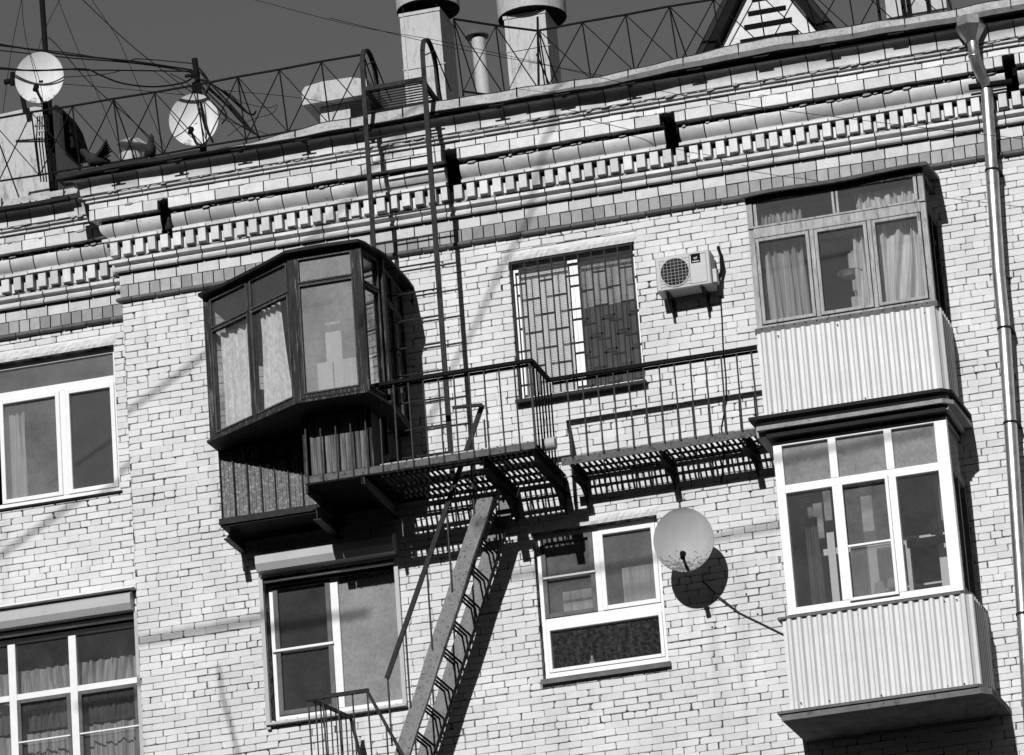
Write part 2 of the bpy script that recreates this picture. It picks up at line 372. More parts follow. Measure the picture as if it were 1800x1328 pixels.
# plastered lintels, rough surface
def rough_slab(x0, x1, z0, z1, y, amp=.006):
    mb = MB(); nu, nv = max(2, int((x1-x0)/.03)), max(2, int((z1-z0)/.03))
    rr = random.Random(int(x0*100))
    H = [[rr.uniform(-amp, amp) for _ in range(nu+1)] for _ in range(nv+1)]
    def fn(u, v):
        i, j = round(u*nu), round(v*nv); e = i in (0, nu) or j in (0, nv)
        return (x0+(x1-x0)*u, y+(.012 if e else H[j][i]), z0+(z1-z0)*v+(rr.uniform(-.006, .006) if not e else 0))
    mb.grid(fn, nu, nv); return mb
for (x0, x1, z0, z1, y) in [(-.02, 1.52, 21.34, 21.455, -.008), (.02, 1.52, 18.2, 18.31, -.008), (-6.9, -4.72, 21.34, 21.47, REC-.008), (-6.9, -4.62, 18.42, 18.47, REC-.03)]:
    part(rough_slab(x0, x1, z0, z1, y), 'lintel', M['plaster'], B)
# ---- cornice: tile courses with their own profiles
def tile_row(mb, prof, x0, x1, pitch, gap, Y=0, skip=(), mitre=True, off=0., jit=.0015):
    """prof: closed list of (out, z); out positive towards the street"""
    zc0, zc1 = min(p[1] for p in prof), max(p[1] for p in prof); om = max(p[0] for p in prof)
    x = x0-(om if mitre else 0) - (off % pitch)
    first = True
    while x < x1:
        a, b = x+gap/2, x+pitch-gap/2; x += pitch
        lo = x0-(om if mitre else 0)
        if b < lo+.02: continue
        a = max(a, lo); segs = [(a, min(b, x1))]
        for h in skip:
            if h[2] < zc1-.02 and h[3] > zc0+.02:
                segs = [t for (u, v) in segs for t in ((u, min(v, h[0])), (max(u, h[1]), v)) if t[1]-t[0] > .015]
        for (u, v) in segs:
            n = len(prof); dy, dz = rnd.gauss(0, jit), rnd.gauss(0, jit); rz = rnd.gauss(0, .0012); P = []
            for (xx, k) in ((u, 0), (v, 1)):
                for (o_, z_) in prof:
                    px = xx
                    if mitre and k == 0 and first: px = x0-max(o_, 0)
                    P.append((px, Y-o_+dy, z_+dz+rz*(k-.5)))
            mb.add(P, [tuple(range(n)), tuple(range(2*n-1, n-1, -1))]+[(i, i+n, (i+1) % n+n, (i+1) % n) for i in range(n)])
            first = False
def arc(cx, cz, rx, rz, t0, t1, n=7):
    return [(cx+rx*math.cos(R(t0+(t1-t0)*i/n)), cz+rz*math.sin(R(t0+(t1-t0)*i/n))) for i in range(n+1)]
def cornice(x0, x1, Y, sk, mitre, parent):
    bk = -.05
    # core behind the tiles, stepped, grimy
    core = MB()
    for (z0, z1, o) in [(21.58, 21.94, -.012), (21.94, 22.12, .03), (22.12, 22.29, .025), (22.29, 22.50, .04), (22.50, 22.80, .15), (22.80, 23.0, .26)]:
        hs = [h for h in sk if h[2] < z1-.01 and h[3] > z0+.01]
        xs = [x0-(max(o, 0) if mitre else 0)]
        for h in sorted(hs): xs += [h[0], h[1]]
        xs.append(x1)
        for i in range(0, len(xs), 2): core.box(xs[i], xs[i+1], Y-o, Y+.45, z0, z1)
    c = part(core, 'cornice', M['grime'], parent)
    for h in sk:
        hb = MB(); a, b_, z0, z1 = h
        hb.box(a-.03, b_+.03, Y+.02, Y+.44, z0-.03, z1+.03)
    k = MB(); tile_row(k, [(bk, 21.598), (.035, 21.598)]+arc(.030, 21.626, .028, .028, -70, 90, 6)+[(bk, 21.654)], x0, x1, .284,.009, Y, mitre=mitre, off=.1)
    part(k, 'bead_course', M['tile_bead'], c, True)
    k = MB(); tile_row(k, [(bk, 21.664), (.012, 21.664), (.014, 21.668), (.014, 21.800), (.012, 21.803), (bk, 21.803)], x0, x1, .126, .012, Y, mitre=mitre, off=.03)
    part(k, 'header_course', M['tile_dark'], c)
    k = MB(); tile_row(k, [(bk, 21.811), (.012, 21.811), (.014, 21.815), (.014, 21.940), (bk, 21.940)], x0, x1, .254, .013, Y, mitre=mitre, off=.09)
    part(k, 'stretcher_course', M['tile_mid'], c)
    prof = [(bk, 21.948), (.058, 21.948), (.074, 21.953), (.080, 21.962), (.080, 21.985), (.062, 21.993), (.050, 22.006), (.048, 22.024), (.060, 22.040), (.098, 22.044), (.104, 22.050), (.104, 22.082), (.100, 22.086), (bk, 22.086)]
    k = MB(); tile_row(k, prof, x0, x1, .286, .014, Y, mitre=mitre, off=.05)
    part(k, 'moulding_course', M['tile'], c, True)
    # dentils
    k = MB(); x = x0-(.1 if mitre else 0)+.03; kb = MB()
    while x < x1-.1:
        z0, z1 = 22.128+rnd.gauss(0, .002), 22.288
        if not any(h[0]-.02 < x+.05 < h[1]+.02 and h[2] < 22.26 for h in sk):
            y = Y-.135+rnd.gauss(0, .003)
            k.bbox(x, x+.093+rnd.uniform(-.004, .004), y, Y-.02, z0, z1, .004)
        kb.bbox(x+.102, x+.134, Y-.062+rnd.gauss(0, .003), Y-.02, 22.124, 22.245+rnd.uniform(-.012, .006), .004)
        x += .1495
    part(k, 'dentil_course', M['tile'], c); part(kb, 'dentil_filler', M['tile'], c)
    k = MB(); tile_row(k, [(bk, 22.296), (.150, 22.296), (.155, 22.300), (.155, 22.330), (.150, 22.334), (bk, 22.334)], x0, x1, .286,.009, Y, sk, mitre, .2)
    part(k, 'strip_course', M['tile'], c)
    k = MB(); tile_row(k, [(bk, 22.338), (.095, 22.338)]+arc(.03, 22.485, .145, .140, -60, 0, 8)+[(.175, 22.498), (.165, 22.503), (bk, 22.503)], x0, x1, .286, .014, Y, sk, mitre, .12)
    part(k, 'ovolo_course', M['tile'], c, True)
    k = MB(); tile_row(k, [(bk, 22.545), (.252, 22.545), (.256, 22.549), (.256, 22.664), (.252, 22.668), (bk, 22.668)], x0, x1, .286, .014, Y, sk, mitre, .22)
    part(k, 'tall_course', M['tile'], c)
    k = MB(); tile_row(k, [(bk, 22.676), (.250, 22.676), (.252, 22.679), (.252, 22.742), (bk, 22.742)], x0, x1, .24, .012, Y, (), mitre, .02)
    part(k, 'thin_brick_course', M['tile'], c)
    k = MB(); tile_row(k, [(bk, 22.752), (.278, 22.752), (.284, 22.756), (.284, 22.774), (.262, 22.780), (.262, 22.790), (.308, 22.796), (.310, 22.812), (.30, 22.816), (bk, 22.816)], x0, x1, .286,.009, Y, (), mitre, .15)
    part(k, 'fillet_course', M['tile'], c)
    # cavetto under the eave
    k = MB(); tile_row(k, [(bk, 22.832), (.322, 22.832), (.326, 22.836), (.328, 22.87)]+[(.328+.085*(1-math.cos(R(t))), 22.87+.125*math.sin(R(t))) for t in (20, 40, 60, 75, 90)]+[(.415, 23.0), (bk, 23.0)], x0, x1, .286, .014, Y, (), mitre, .07)
    part(k, 'cavetto_course', M['tile'], c, True)
    # crumbling mortar squeezed out of the joints
    k = MB()
    for (zz, oo) in ((22.825, .31), (22.512, .17), (22.108, .06), (22.672, .235)):
        x = x0
        while x < x1:
            wv = rnd.uniform(.03, .12)
            if rnd.random() < .75 and not any(h[0]-.12 < x < h[1]+.02 and h[2] < zz < h[3] for h in sk):
                z_ = zz+rnd.uniform(-.008, .008); h_ = rnd.uniform(.005, .015); o_ = oo+rnd.uniform(-.005, .035)
                k.prism([(x, z_-h_), (x+wv*.6, z_-h_*rnd.uniform(.6, 1.4)), (x+wv, z_), (x+wv*.7, z_+h_), (x+wv*.2, z_+h_*rnd.uniform(.5, 1.2))], Y-o_, Y)
            x += wv+rnd.uniform(0, .03)
    part(k, 'squeezed_mortar', M['concrete'], c)
    return c
cornice(X_COR, XR, 0, holes, True, B)
cornice(-9.5, X_COR-.02, REC, [], False, B)['label'] = 'recessed cornice at the left'
mb = MB()
for h in holes: mb.box(h[0]-.0, h[1]+.0, .25, .44, h[2], h[3])
part(mb, 'vent_hole', M['hole'], B)
mb = MB()
for h in holes:
    for q in ((h[0], h[0]+.004), (h[1]-.004, h[1])): mb.box(q[0], q[1], -.13, .24, h[2]+.004, h[3]-.02)
    mb.box(h[0]+.004, h[1]-.004, -.10, .24, h[2]-.002, h[2]+.004)
part(mb, 'vent_hole_lining', M['hole'], B)
# ---- roof and eaves
def wav(x, s=0): return .012*math.sin(x*1.7+s)+.007*math.sin(x*4.9+s*2)+.004*math.sin(x*11+s)
mb = MB()
def rf(u, v):
    x = -4.93+(XR+4.93)*u; return (x, -.44+6*v, 22.995+wav(x)*.4+(6*v)*.17)
mb.grid(rf, 60, 2)
mb.grid(lambda u, v: (-9.5+(4.55)*u, .08+6*v, 22.995+(6*v)*.17), 4, 2)
mb.grid(lambda u, v: (-9.5+(XR+9.5)*u, 5.5+7*v, 23.99-(7*v)*.17), 2, 2)
part(mb, 'roof', M['roof_sheet'], B)
eave = MB(); N = 90; xs = [-4.98+(XR+4.98)*i/N for i in range(N+1)]
YE = -.525
ze = lambda x: 23.012+wav(x, 2)*.8+(.035 if x > 2.6 else .035*max(0, (x-1.6)))
for i in range(N):
    a, b = xs[i], xs[i+1]; w0, w1 = .006*math.sin(a*5), .006*math.sin(b*5)
    t0 = .05 if a < -3.4 else .014
    eave.hexa([(a, YE+w0, ze(a)), (b, YE+w1, ze(b)), (b, -.25, 23.008), (a, -.25, 23.008), (a, YE+w0+.004, ze(a)+t0), (b, YE+w1+.004, ze(b)+t0), (b, -.25, 23.03), (a, -.25, 23.03)])
ev = part(eave, 'eave_soffit', M['dark_metal'], B)
e2 = MB()
for i in range(12):
    a = -9.5+i*(4.45/12); b = a+4.45/12
    e2.hexa([(a, REC-.50, 22.99+.01*math.sin(i)), (b, REC-.50, 22.99+.01*math.sin(i+1)), (b, REC-.25, 23.0), (a, REC-.25, 23.0), (a, REC-.50, 23.03+.01*math.sin(i)), (b, REC-.50, 23.03+.01*math.sin(i+1)), (b, REC-.25, 23.02), (a, REC-.25, 23.02)])
part(e2, 'eave_soffit', M['dark_metal'], B)
gf = MB()
for i in range(N):
    a, b = xs[i], xs[i+1]
    if a < .35: continue
    hh = lambda x: .018+.055*min(1, max(0, (x-.35)/1.5))
    za, zb = ze(a)-.006, ze(b)-.006
    gf.add([(a, YE-.012, za), (b, YE-.012, zb), (b, YE+.01, zb+hh(b)), (a, YE+.01, za+hh(a))], [(0, 1, 2, 3)])
part(gf, 'eave_flashing', M['grey_metal'], B)
x = -4.4
while x < 7:
    hk = MB(); zz = ze(x)-.012
    hk.box(x, x+.17, YE+.0, YE+.015, zz-.022, zz-.010); hk.box(x+.06, x+.11, YE+.016, -.40, zz-.016, zz-.008)
    part(hk, 'eave_bracket', M['dark_metal'], B); x += .75
st = MB(); N2 = 110; xs2 = [-3.43+(XR+3.43)*i/N2 for i in range(N2+1)]
def st_z(x): 
    k = min(1, max(0, (x+3.43)/1.6)); return ze(x)+.012+.135*k+wav(x, 3)*.7+.03*min(1, max(0, x-2))
for i in range(N2):
    a, b = xs2[i], xs2[i+1]
    hz = lambda x: ze(x)+.012+(.055*min(1, max(0, (x-.35)/1.5)))
    st.add([(a, YE+.014, hz(a)), (b, YE+.014, hz(b)), (b, YE+.07, st_z(b)), (a, YE+.07, st_z(a)), (a, YE+.13, st_z(a)-.02), (b, YE+.13, st_z(b)-.02)], [(0, 1, 2, 3), (3, 2, 5, 4)])
for i in range(8):
    a = -9.5+i*.57; b = a+.565
    st.add([(a, REC-.49, 23.04), (b, REC-.49, 23.04), (b, REC-.42, 23.13+.01*math.sin(i+1)), (a, REC-.42, 23.13+.01*math.sin(i))], [(0, 1, 2, 3)])
s1 = part(st, 'eave_upstand', M['roof_metal'], B)
sm = MB(); x = -2.75
while x < 7:
    sm.bar((x, YE+.002, ze(x)+.03), (x-.012, YE+.066, st_z(x)+.012), .012, .014, (0, 1, 0)); x += .615+rnd.uniform(-.05, .05)
for x in (-5.85, -5.1): sm.bar((x, REC-.50, 23.03), (x, REC-.485, 23.13), .014, .014, (0, 1, 0))
for i in range(N2): sm.bar((xs2[i], YE+.072, st_z(xs2[i])+.004), (xs2[i+1], YE+.072, st_z(xs2[i+1])+.004), .010, .010)
part(sm, 'seam', M['dark_metal'], s1)
# ------------------------------------------------------------------ windows
def frame(mb, x0, x1, z0, z1, y0, y1, w, wb=None, wt=None):
    wb = wb or w; wt = wt or w
    mb.bbox(x0, x0+w, y0, y1, z0, z1); mb.bbox(x1-w, x1, y0, y1, z0, z1)
    mb.bbox(x0+w, x1-w, y0, y1, z0, z0+wb); mb.bbox(x0+w, x1-w, y0, y1, z1-wt, z1)
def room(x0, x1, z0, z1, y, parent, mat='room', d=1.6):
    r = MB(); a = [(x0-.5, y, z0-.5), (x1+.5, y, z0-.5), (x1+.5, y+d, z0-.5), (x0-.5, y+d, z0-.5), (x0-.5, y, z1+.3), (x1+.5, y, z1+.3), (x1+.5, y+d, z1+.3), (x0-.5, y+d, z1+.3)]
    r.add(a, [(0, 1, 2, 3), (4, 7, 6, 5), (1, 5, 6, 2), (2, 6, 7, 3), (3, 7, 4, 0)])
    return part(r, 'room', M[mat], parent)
def sheet(x0, x1, z0, z1, y, amp=.02, waves=8, ph=0, seed=0, hem=0, pull=0):
    rr = random.Random(seed); a1, a2 = rr.uniform(0, 6), rr.uniform(0, 6); mb = MB()
    def fn(u, v):
        t = waves*u*2*math.pi+3.2*mnoise.noise(Vector((u*waves*.45, seed*3.1, v*.9))); k = max(.12, .6+.9*mnoise.noise(Vector((u*waves*.6+9, seed, v*1.3))))
        xx = x0+(x1-x0)*u+.25*amp*math.sin(t*.5+v*3+a2)+pull*(1-v)*(1-v)
        return (xx, y+amp*k*math.sin(t+.8*math.sin(v*3+a1))+amp*.3*math.sin(t*2.3+a2), z0+(z1-z0)*v+hem*math.sin(u*waves*6+a1)*(1 if v == 0 else 0))
    mb.grid(fn, max(20, waves*10), 10); return mb
def pane(x0, x1, z0, z1, y, mat, parent, label=None):
    return part(MB().box(x0, x1, y, y+.005, z0, z1), 'pane', M[mat], parent, label=label)
def handle(x, z, y, parent): part(MB().box(x-.011, x+.011, y-.02, y, z-.05, z+.05), 'handle', M['plastic'], parent)
# window A: large, with a roller shutter box, partly under the platform
W1 = MB(); x0, x1, z0, z1 = WA; y = .13
xm0, xm1 = -2.255, -2.165
W1.bbox(x0, x0+.055, y, y+.07, z0, z1); W1.bbox(x1-.05, x1, y, y+.07, z0, z1)
W1.bbox(x0+.055, x1-.05, y, y+.07, z0, z0+.075); W1.bbox(x0+.055, x1-.05, y, y+.07, z1-.06, z1)
W1.bbox(xm0, xm1, y-.003, y+.07, z0+.075, z1-.06)
wo = part(W1, 'window', M['pvc'], B, label='large two part window under a roller shutter box')
s_ = MB(); frame(s_, x0+.055, xm0, z0+.075, z1-.06, y-.012, y+.06, .055)
part(s_, 'sash', M['grey_metal'], wo)
nb = MB(); nb.bbox(x0+.02, xm0+.01, y-.03, y-.014, 17.325, 17.355); part(nb, 'sash_bar', M['pvc'], wo)
pane(x0+.11, xm0-.055, z0+.13, z1-.115, y+.03, 'g_dim', wo)
pane(xm1, x1-.05, z0+.075, z1-.06, y+.03, 'g_milky', wo)
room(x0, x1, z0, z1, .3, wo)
gs = MB(); gs.box(x0-.045, x0, -.05, .02, z0-.1, z1); gs.box(x1, x1+.045, -.05, .02, z0-.03, z1); gs.box(x0-.045, x1+.045, -.08, .1, z0-.06, z0-.035)
split(gs, 'guide_rail', M['plastic'], wo)
fl = MB(); fl.box(x0+.0, x1-.0, -.01, .05, 18.10, 18.115); part(fl, 'white_strip', M['pvc'], wo)
bxp = MB(); bxp.prism([(-.20, 18.26), (-.16, 18.185), (.0, 18.175), (.0, 18.40), (-.13, 18.40), (-.20, 18.345)], -2.99, -1.42, 'x')
part(bxp, 'shutter_box', M['plastic'], wo, label='long pale roller shutter box over the window')
dk = MB(); dk.box(x0+.003, x1-.003, .06, .10, 18.06, 18.15); part(dk, 'shutter_gap_shade', M['dark_metal'], wo)  # dark panel stands in for the shade in the gap below the box
# window B: three panes
W1 = MB(); x0, x1, z0, z1 = WB; y = .10; zt = 17.20
W1.bbox(x0, x0+.05, y, y+.07, z0, z1); W1.bbox(x1-.05, x1, y, y+.07, z0, z1)
W1.bbox(x0+.05, x1-.05, y, y+.07, z0, z0+.085); W1.bbox(x0+.05, x1-.05, y, y+.07, z1-.055, z1); W1.bbox(x0+.05, x1-.05, y, y+.07, zt-.05, zt+.05)
W1.bbox(.735, .80, y-.003, y+.07, zt+.05, z1-.055)
wo = part(W1, 'window', M['pvc'], B, label='white framed three pane window above a wide dark lower pane')
s_ = MB(); frame(s_, .80, x1-.05, zt+.05, z1-.055, y-.014, y+.05, .05); frame(s_, x0+.05, x1-.05, z0+.085, zt-.05, y-.012, y+.05, .04)
part(s_, 'sash', M['pvc'], wo)
s_ = MB(); frame(s_, x0+.05, .735, zt+.05, z1-.055, y-.012, y+.06, .05); part(s_, 'sash', M['grey_metal'], wo)
s_ = MB(); s_.bbox(x0+.06, .74, y-.03, y-.014, 17.685, 17.71); part(s_, 'sash_bar', M['pvc'], wo)
pane(x0+.10, .685, zt+.10, z1-.105, y+.03, 'g_dust_sheen', wo); pane(.85, x1-.10, zt+.10, z1-.105, y+.03, 'g_dust_sheen', wo)
pane(x0+.09, x1-.09, z0+.125, zt-.09, y+.03, 'g_speck', wo)
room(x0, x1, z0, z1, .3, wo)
c = MB(); c.box(.28, .68, .42, .44, 17.28, 17.62); c.box(.95, 1.42, .45, .47, 17.32, 17.80); split(c, 'furniture', M['curtain2'], wo)
c = MB(); c.lathe([(0, 0), (.035, 0), (.035, .1), (.015, .13), (.015, .17), (0, .17)], (.58, .30, 16.66), (0, 0, 1), 10); part(c, 'bottle', M['plastic'], wo, True)
c = MB(); c.box(x0-.02, x1+.03, -.05, .1, z0-.035, z0-.012); c.add([(x0-.02, -.05, z0-.03), (x1+.03, -.05, z0-.03), (x1+.03, -.055, z0-.07), (x0-.02, -.055, z0-.07)], [(0, 1, 2, 3)])
part(c, 'sill', M['grey_metal'], wo)
# window C: behind a security grille
W1 = MB(); x0, x1, z0, z1 = WC; y = .12; zb = z0+.07
W1.bbox(x0+.01, x0+.07, y, y+.07, z0, z1); W1.bbox(x1-.045, x1, y, y+.07, z0, z1)
W1.bbox(x0+.07, x1-.045, y, y+.07, z0, zb); W1.bbox(x0+.07, x1-.045, y, y+.07, z1-.05, z1); W1.bbox(.69, .815, y-.01, y+.07, zb, z1-.05)
W1.bbox(.745, .755, y-.016, y-.01, zb, z1-.06)
wo = part(W1, 'window', M['pvc'], B, label='upper middle window with white blinds behind an iron grille')
pane(x0+.07, .69, zb, z1-.05, y+.035, 'g_clean', wo); pane(.815, x1-.045, zb, z1-.05, y+.035, 'g_dim', wo)
room(x0, x1, z0, z1, .32, wo, 'room_mid')
bl = MB(); z = z1-.06
while z > zb: bl.add([(x0+.08, .192, z), (.685, .192, z), (.685, .187, z-.0192), (x0+.08, .187, z-.0192)], [(0, 1, 2, 3)]); z -= .0195
part(bl, 'blind', M['blind'], wo)
bl = MB(); z = z1-.06
while z > 20.75: bl.add([(.82, .205, z), (x1-.05, .205, z), (x1-.05, .200, z-.0190), (.82, .200, z-.0190)], [(0, 1, 2, 3)]); z -= .0195
part(bl, 'blind', M['curtain2'], wo, label='grey blind half lowered')
c = MB(); c.box(x0-.02, x1+.03, -.10, .1, z0-.05, z0-.015); part(c, 'sill', M['iron'], wo)
gr = MB(); yg = -.02; gx = [x0+.03+i*(x1-x0-.06)/9 for i in range(10)]
gr.bbox(x0+.02, x1-.01, yg-.012, yg+.012, z1-.05, z1-.025)
for i, xx in enumerate(gx): gr.box(xx-.008, xx+.008, yg-.008, yg+.007, z0+.02, z1-.03)
for i in range(9):
    z = z0+.16+(.195 if i % 2 else 0)
    while z < z1-.1: gr.box(gx[i]+.008, gx[i+1]-.008, yg-.0085, yg+.006, z-.010, z+.010); z += .39
part(gr, 'grille', M['iron'], wo)
# left windows
W1 = MB(); x0, x1, z0, z1 = WL1; y = REC+.10
W1.bbox(x0, x0+.05, y, y+.07, z0, z1); W1.bbox(x1-.05, x1, y, y+.07, z0, z1); W1.bbox(x0+.05, x1-.05, y, y+.07, z0, z0+.08)
W1.bbox(x0+.05, x1-.05, y, y+.07, z1-.06, z1); W1.bbox(x0+.05, x1-.05, y, y+.07, 20.92, 21.01); W1.bbox(-5.47, -5.40, y-.003, y+.07, z0+.08, 20.92)
wo = part(W1, 'window', M['pvc'], B, label='upper left white window with a fanlight')
s_ = MB(); frame(s_, -5.40, x1-.05, z0+.08, 20.92, y-.014, y+.05, .05); frame(s_, -6.2, -5.47, z0+.08, 20.92, y-.014, y+.05, .05); part(s_, 'sash', M['pvc'], wo)
pane(-5.35, x1-.10, z0+.13, 20.87, y+.03, 'g_dim', wo); pane(-6.15, -5.52, z0+.13, 20.87, y+.03, 'g_dust_sheen', wo); pane(x0+.05, x1-.05, 21.01, z1-.06, y+.03, 'g_dust_sheen', wo)
room(x0, x1, z0, z1, REC+.3, wo)
part(sheet(-6.2, -5.95, z0+.1, 20.9, REC+.25, .02, 3, seed=4), 'curtain', M['curtain2'], wo)
c = MB(); c.box(x0, x1+.03, REC-.03, REC+.1, z0-.03, z0-.008); part(c, 'sill', M['dark_metal'], wo)
W1 = MB(); x0, x1, z0, z1 = WL2; y = REC+.14; zt = 17.42; zu = 18.10
W1.bbox(x1-.05, x1, y, y+.07, z0, zu); ma, mb_ = at(129, 1190, y).x, at(18, 1100, y).x
W1.bbox(ma-.045, ma+.045, y, y+.07, z0, zu); W1.bbox(mb_-.045, mb_+.045, y, y+.07, z0, zu)
for (a, b_) in ((mb_+.045, ma-.045), (ma+.045, x1-.05), (-6.65, mb_-.045)):
    W1.bbox(a, b_, y, y+.07, zt-.035, zt+.035); W1.bbox(a, b_, y, y+.07, zu-.05, zu)
wo = part(W1, 'window', M['pvc'], B, label='lower left window with gathered curtains under a roller shutter')
s_ = MB(); frame(s_, ma+.045, x1-.05, z0, zt-.035, y-.012, y+.05, .045); frame(s_, mb_+.045, ma-.045, z0, zt-.035, y-.012, y+.05, .045)
part(s_, 'sash', M['grey_metal'], wo)
s_ = MB(); s_.bbox(ma+.055, x1-.05, y-.03, y-.014, 16.88, 16.90); s_.bbox(mb_+.055, ma-.055, y-.03, y-.014, 16.88, 16.90); part(s_, 'sash_bar', M['pvc'], wo)
for (a, b_) in ((mb_+.045, ma-.045), (ma+.045, x1-.05), (-6.65, mb_-.045)):
    pane(a, b_, z0, zt-.035, y+.03, 'g_clear', wo); pane(a, b_, zt+.035, zu-.05, y+.03, 'g_clear', wo)
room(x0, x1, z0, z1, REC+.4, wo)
part(sheet(-6.6, x1-.02, 17.30, 17.76, REC+.30, .04, 16, seed=5), 'curtain', M['curtain2'], wo)
part(sheet(-6.6, x1-.02, z0, 17.02, REC+.30, .045, 14, seed=6), 'curtain', M['curtain2'], wo)
part(sheet(-6.6, x1-.02, 17.06, 17.38, REC+.33, .022, 26, seed=16), 'curtain', M['room_mid'], wo)
bxp = MB(); bxp.prism([(REC-.13, 18.24), (REC-.09, 18.17), (REC+.12, 18.17), (REC+.12, 18.385), (REC-.07, 18.385), (REC-.13, 18.34)], -6.7, x1+.0, 'x')
part(bxp, 'shutter_box', M['plastic'], wo)
c = MB(); c.box(x0, x1, REC+.03, REC+.12, 18.12, 18.15); c.box(x0-.2, x1+.05, REC-.16, REC+.0, 18.40, 18.412); part(c, 'white_strip', M['pvc'], wo)
c = MB(); c.box(x1, x1+.05, REC-.03, REC+.03, z0, 18.16); part(c, 'guide_rail', M['plastic'], wo)
c = MB(); c.box(x0-.2, x1+.05, REC-.03, REC-.006, 18.385, 18.398); part(c, 'hood', M['dark_metal'], wo)
# ------------------------------------------------------------------ corrugated skirt
def corr_profile(pts, pitch=.108, d=.026, w=.028, s=.022):
    """points along a plan polyline with trapezoid ribs pushed outward (left normal)"""
    out = []; segs = []; tot = 0
    for i in range(len(pts)-1):
        a, b = Vector(pts[i]), Vector(pts[i+1]); L = (b-a).length; segs.append((a, b, L, tot)); tot += L
    def P(t, o):
        for (a, b, L, t0) in segs:
            if t <= t0+L+1e-6:
                dd = (b-a).normalized(); n = Vector((dd.y, -dd.x)); q = a+dd*(t-t0)+n*o; return (q.x, q.y)
        a, b, L, t0 = segs[-1]; dd = (b-a).normalized(); n = Vector((dd.y, -dd.x)); q = b+n*o; return (q.x, q.y)
    t = 0
    while t < tot:
        for (dt, o) in ((0, 0), (pitch-w-2*s, 0), (pitch-w-s, d), (pitch-s, d)):
            if t+dt < tot: out.append(P(t+dt, o))
        t += pitch
    out.append(P(tot, 0)); return out
def skirt(pts, z0, z1, parent, mat, name='corrugated_skirt', **k):
    pr = corr_profile(pts, **k); mb = MB(); n = len(pr)
    H_ = 9; V = []
    for j in range(H_+1):
        zz = z0+(z1-z0)*j/H_
        for (x, y) in pr:
            e = 0 if j in (0, H_) else 1
            V.append((x, y+e*.004*mnoise.noise(Vector((x*2.3, z0, zz*3)))+e*.0015*mnoise.noise(Vector((x*9, z0, zz*8))), zz))
    mb.add(V, [(j*n+i, j*n+i+1, j*n+i+1+n, j*n+i+n) for i in range(n-1) for j in range(H_)])
    return part(mb, name, mat, parent)
def curve_corner(x0, x1, yf, yb, r):
    pts = [(x0, yf)]
    for i in range(6):
        t = R(-90+90*i/5); pts.append((x1-r+r*math.cos(t), yf+r+r*math.sin(t)))
    pts.append((x1, yb)); return pts
# ------------------------------------------------------------------ upper right balcony
U = thing('enclosed_balcony', 'upper right glazed balcony with flaking wooden frames, curtains and a pale corrugated skirt', 'balcony', (3.9, 0, 18.6), 'glazed balconies with corrugated skirts')
yf = -.66; x0, x1 = 2.90, 4.84; zs, zt, zu = 19.87, 20.95, 21.30
mb = MB()
mb.bbox(x0, x0+.06, yf, yf+.07, zs, zu); mb.bbox(x1-.06, x1, yf, yf+.07, zs, zu)
mb.bbox(x0+.06, x1-.06, yf-.012, yf+.07, zt-.06, zt+.05); mb.bbox(x0+.06, x1-.06, yf, yf+.07, zs, zs+.03)
mb.bbox(x0, x1, yf-.02, yf-.001, zt+.052, zt+.075)
fr = part(mb, 'frame', M['old_wood'], U)
mb = MB(); sash = [(x0+.062, 3.56), (3.605, 4.19), (4.235, x1-.062)]
for (a, b_) in sash: frame(mb, a+.007, b_-.007, zs+.037, zt-.07, yf-.02, yf+.03, .036)
part(mb, 'sash', M['old_wood'], fr)
mb = MB()
for a in (3.56, 4.19): mb.bbox(a, a+.045, yf-.008, yf+.06, zs+.03, zt-.06)
mb.bbox(x0+.075, x0+.11, yf-.004, yf+.06, zt+.08, zu-.02); mb.bbox(x1-.11, x1-.075, yf-.004, yf+.06, zt+.08, zu); 
mb.bbox(3.835, 3.862, yf-.004, yf+.06, zt+.08, zu-.02); mb.bbox(3.88, 3.907, yf-.004, yf+.06, zt+.08, zu-.02)
split(mb, 'mullion', M['old_wood'], fr)
mb = MB(); mb.box(3.862, 3.88, yf+.01, yf+.05, zt+.08, zu-.02); mb.box(x0-.005, x1+.005, yf-.005, yf+.07, zu, zu+.10); part(mb, 'top_rail', M['dark_wood'], fr)
for (a, b_) in sash: pane(a+.05, b_-.05, zs+.08, zt-.11, yf+.01, 'g_clean', fr)
gk = MB()
for (a, b_) in sash: frame(gk, a, b_, zs+.03, zt-.06, yf+.032, yf+.05, .05)
part(gk, 'gap_shade', M['iron_dark'], fr)  # black backing added so the sash gaps read as shaded
for (a, b_) in ((x0+.11, 3.835), (3.907, x1-.11)): pane(a, b_, zt+.05, zu, yf+.02, 'g_clean', fr)
# right and left sides
mb = MB()
for sx in (x0, x1-.05):
    mb.box(sx, sx+.05, yf+.07, -.03, zs, zs+.05); mb.box(sx, sx+.05, yf+.07, -.03, zt-.03, zt+.03); mb.box(sx, sx+.05, yf+.07, -.03, zu, zu+.09)
    mb.box(sx, sx+.05, -.07, -.03, zs+.05, zt-.03); mb.box(sx+.004, sx+.046, -.38, -.33, zs+.05, zt-.03)
part(mb, 'side_frame', M['dark_wood'], U)
for sx in (x0+.02, x1-.03):
    part(MB().box(sx, sx+.005, yf+.07, -.38, zs+.05, zt-.03), 'pane', M['g_dim'], U); part(MB().box(sx, sx+.005, yf+.07, -.07, zt+.03, zu), 'pane', M['g_dim'], U)
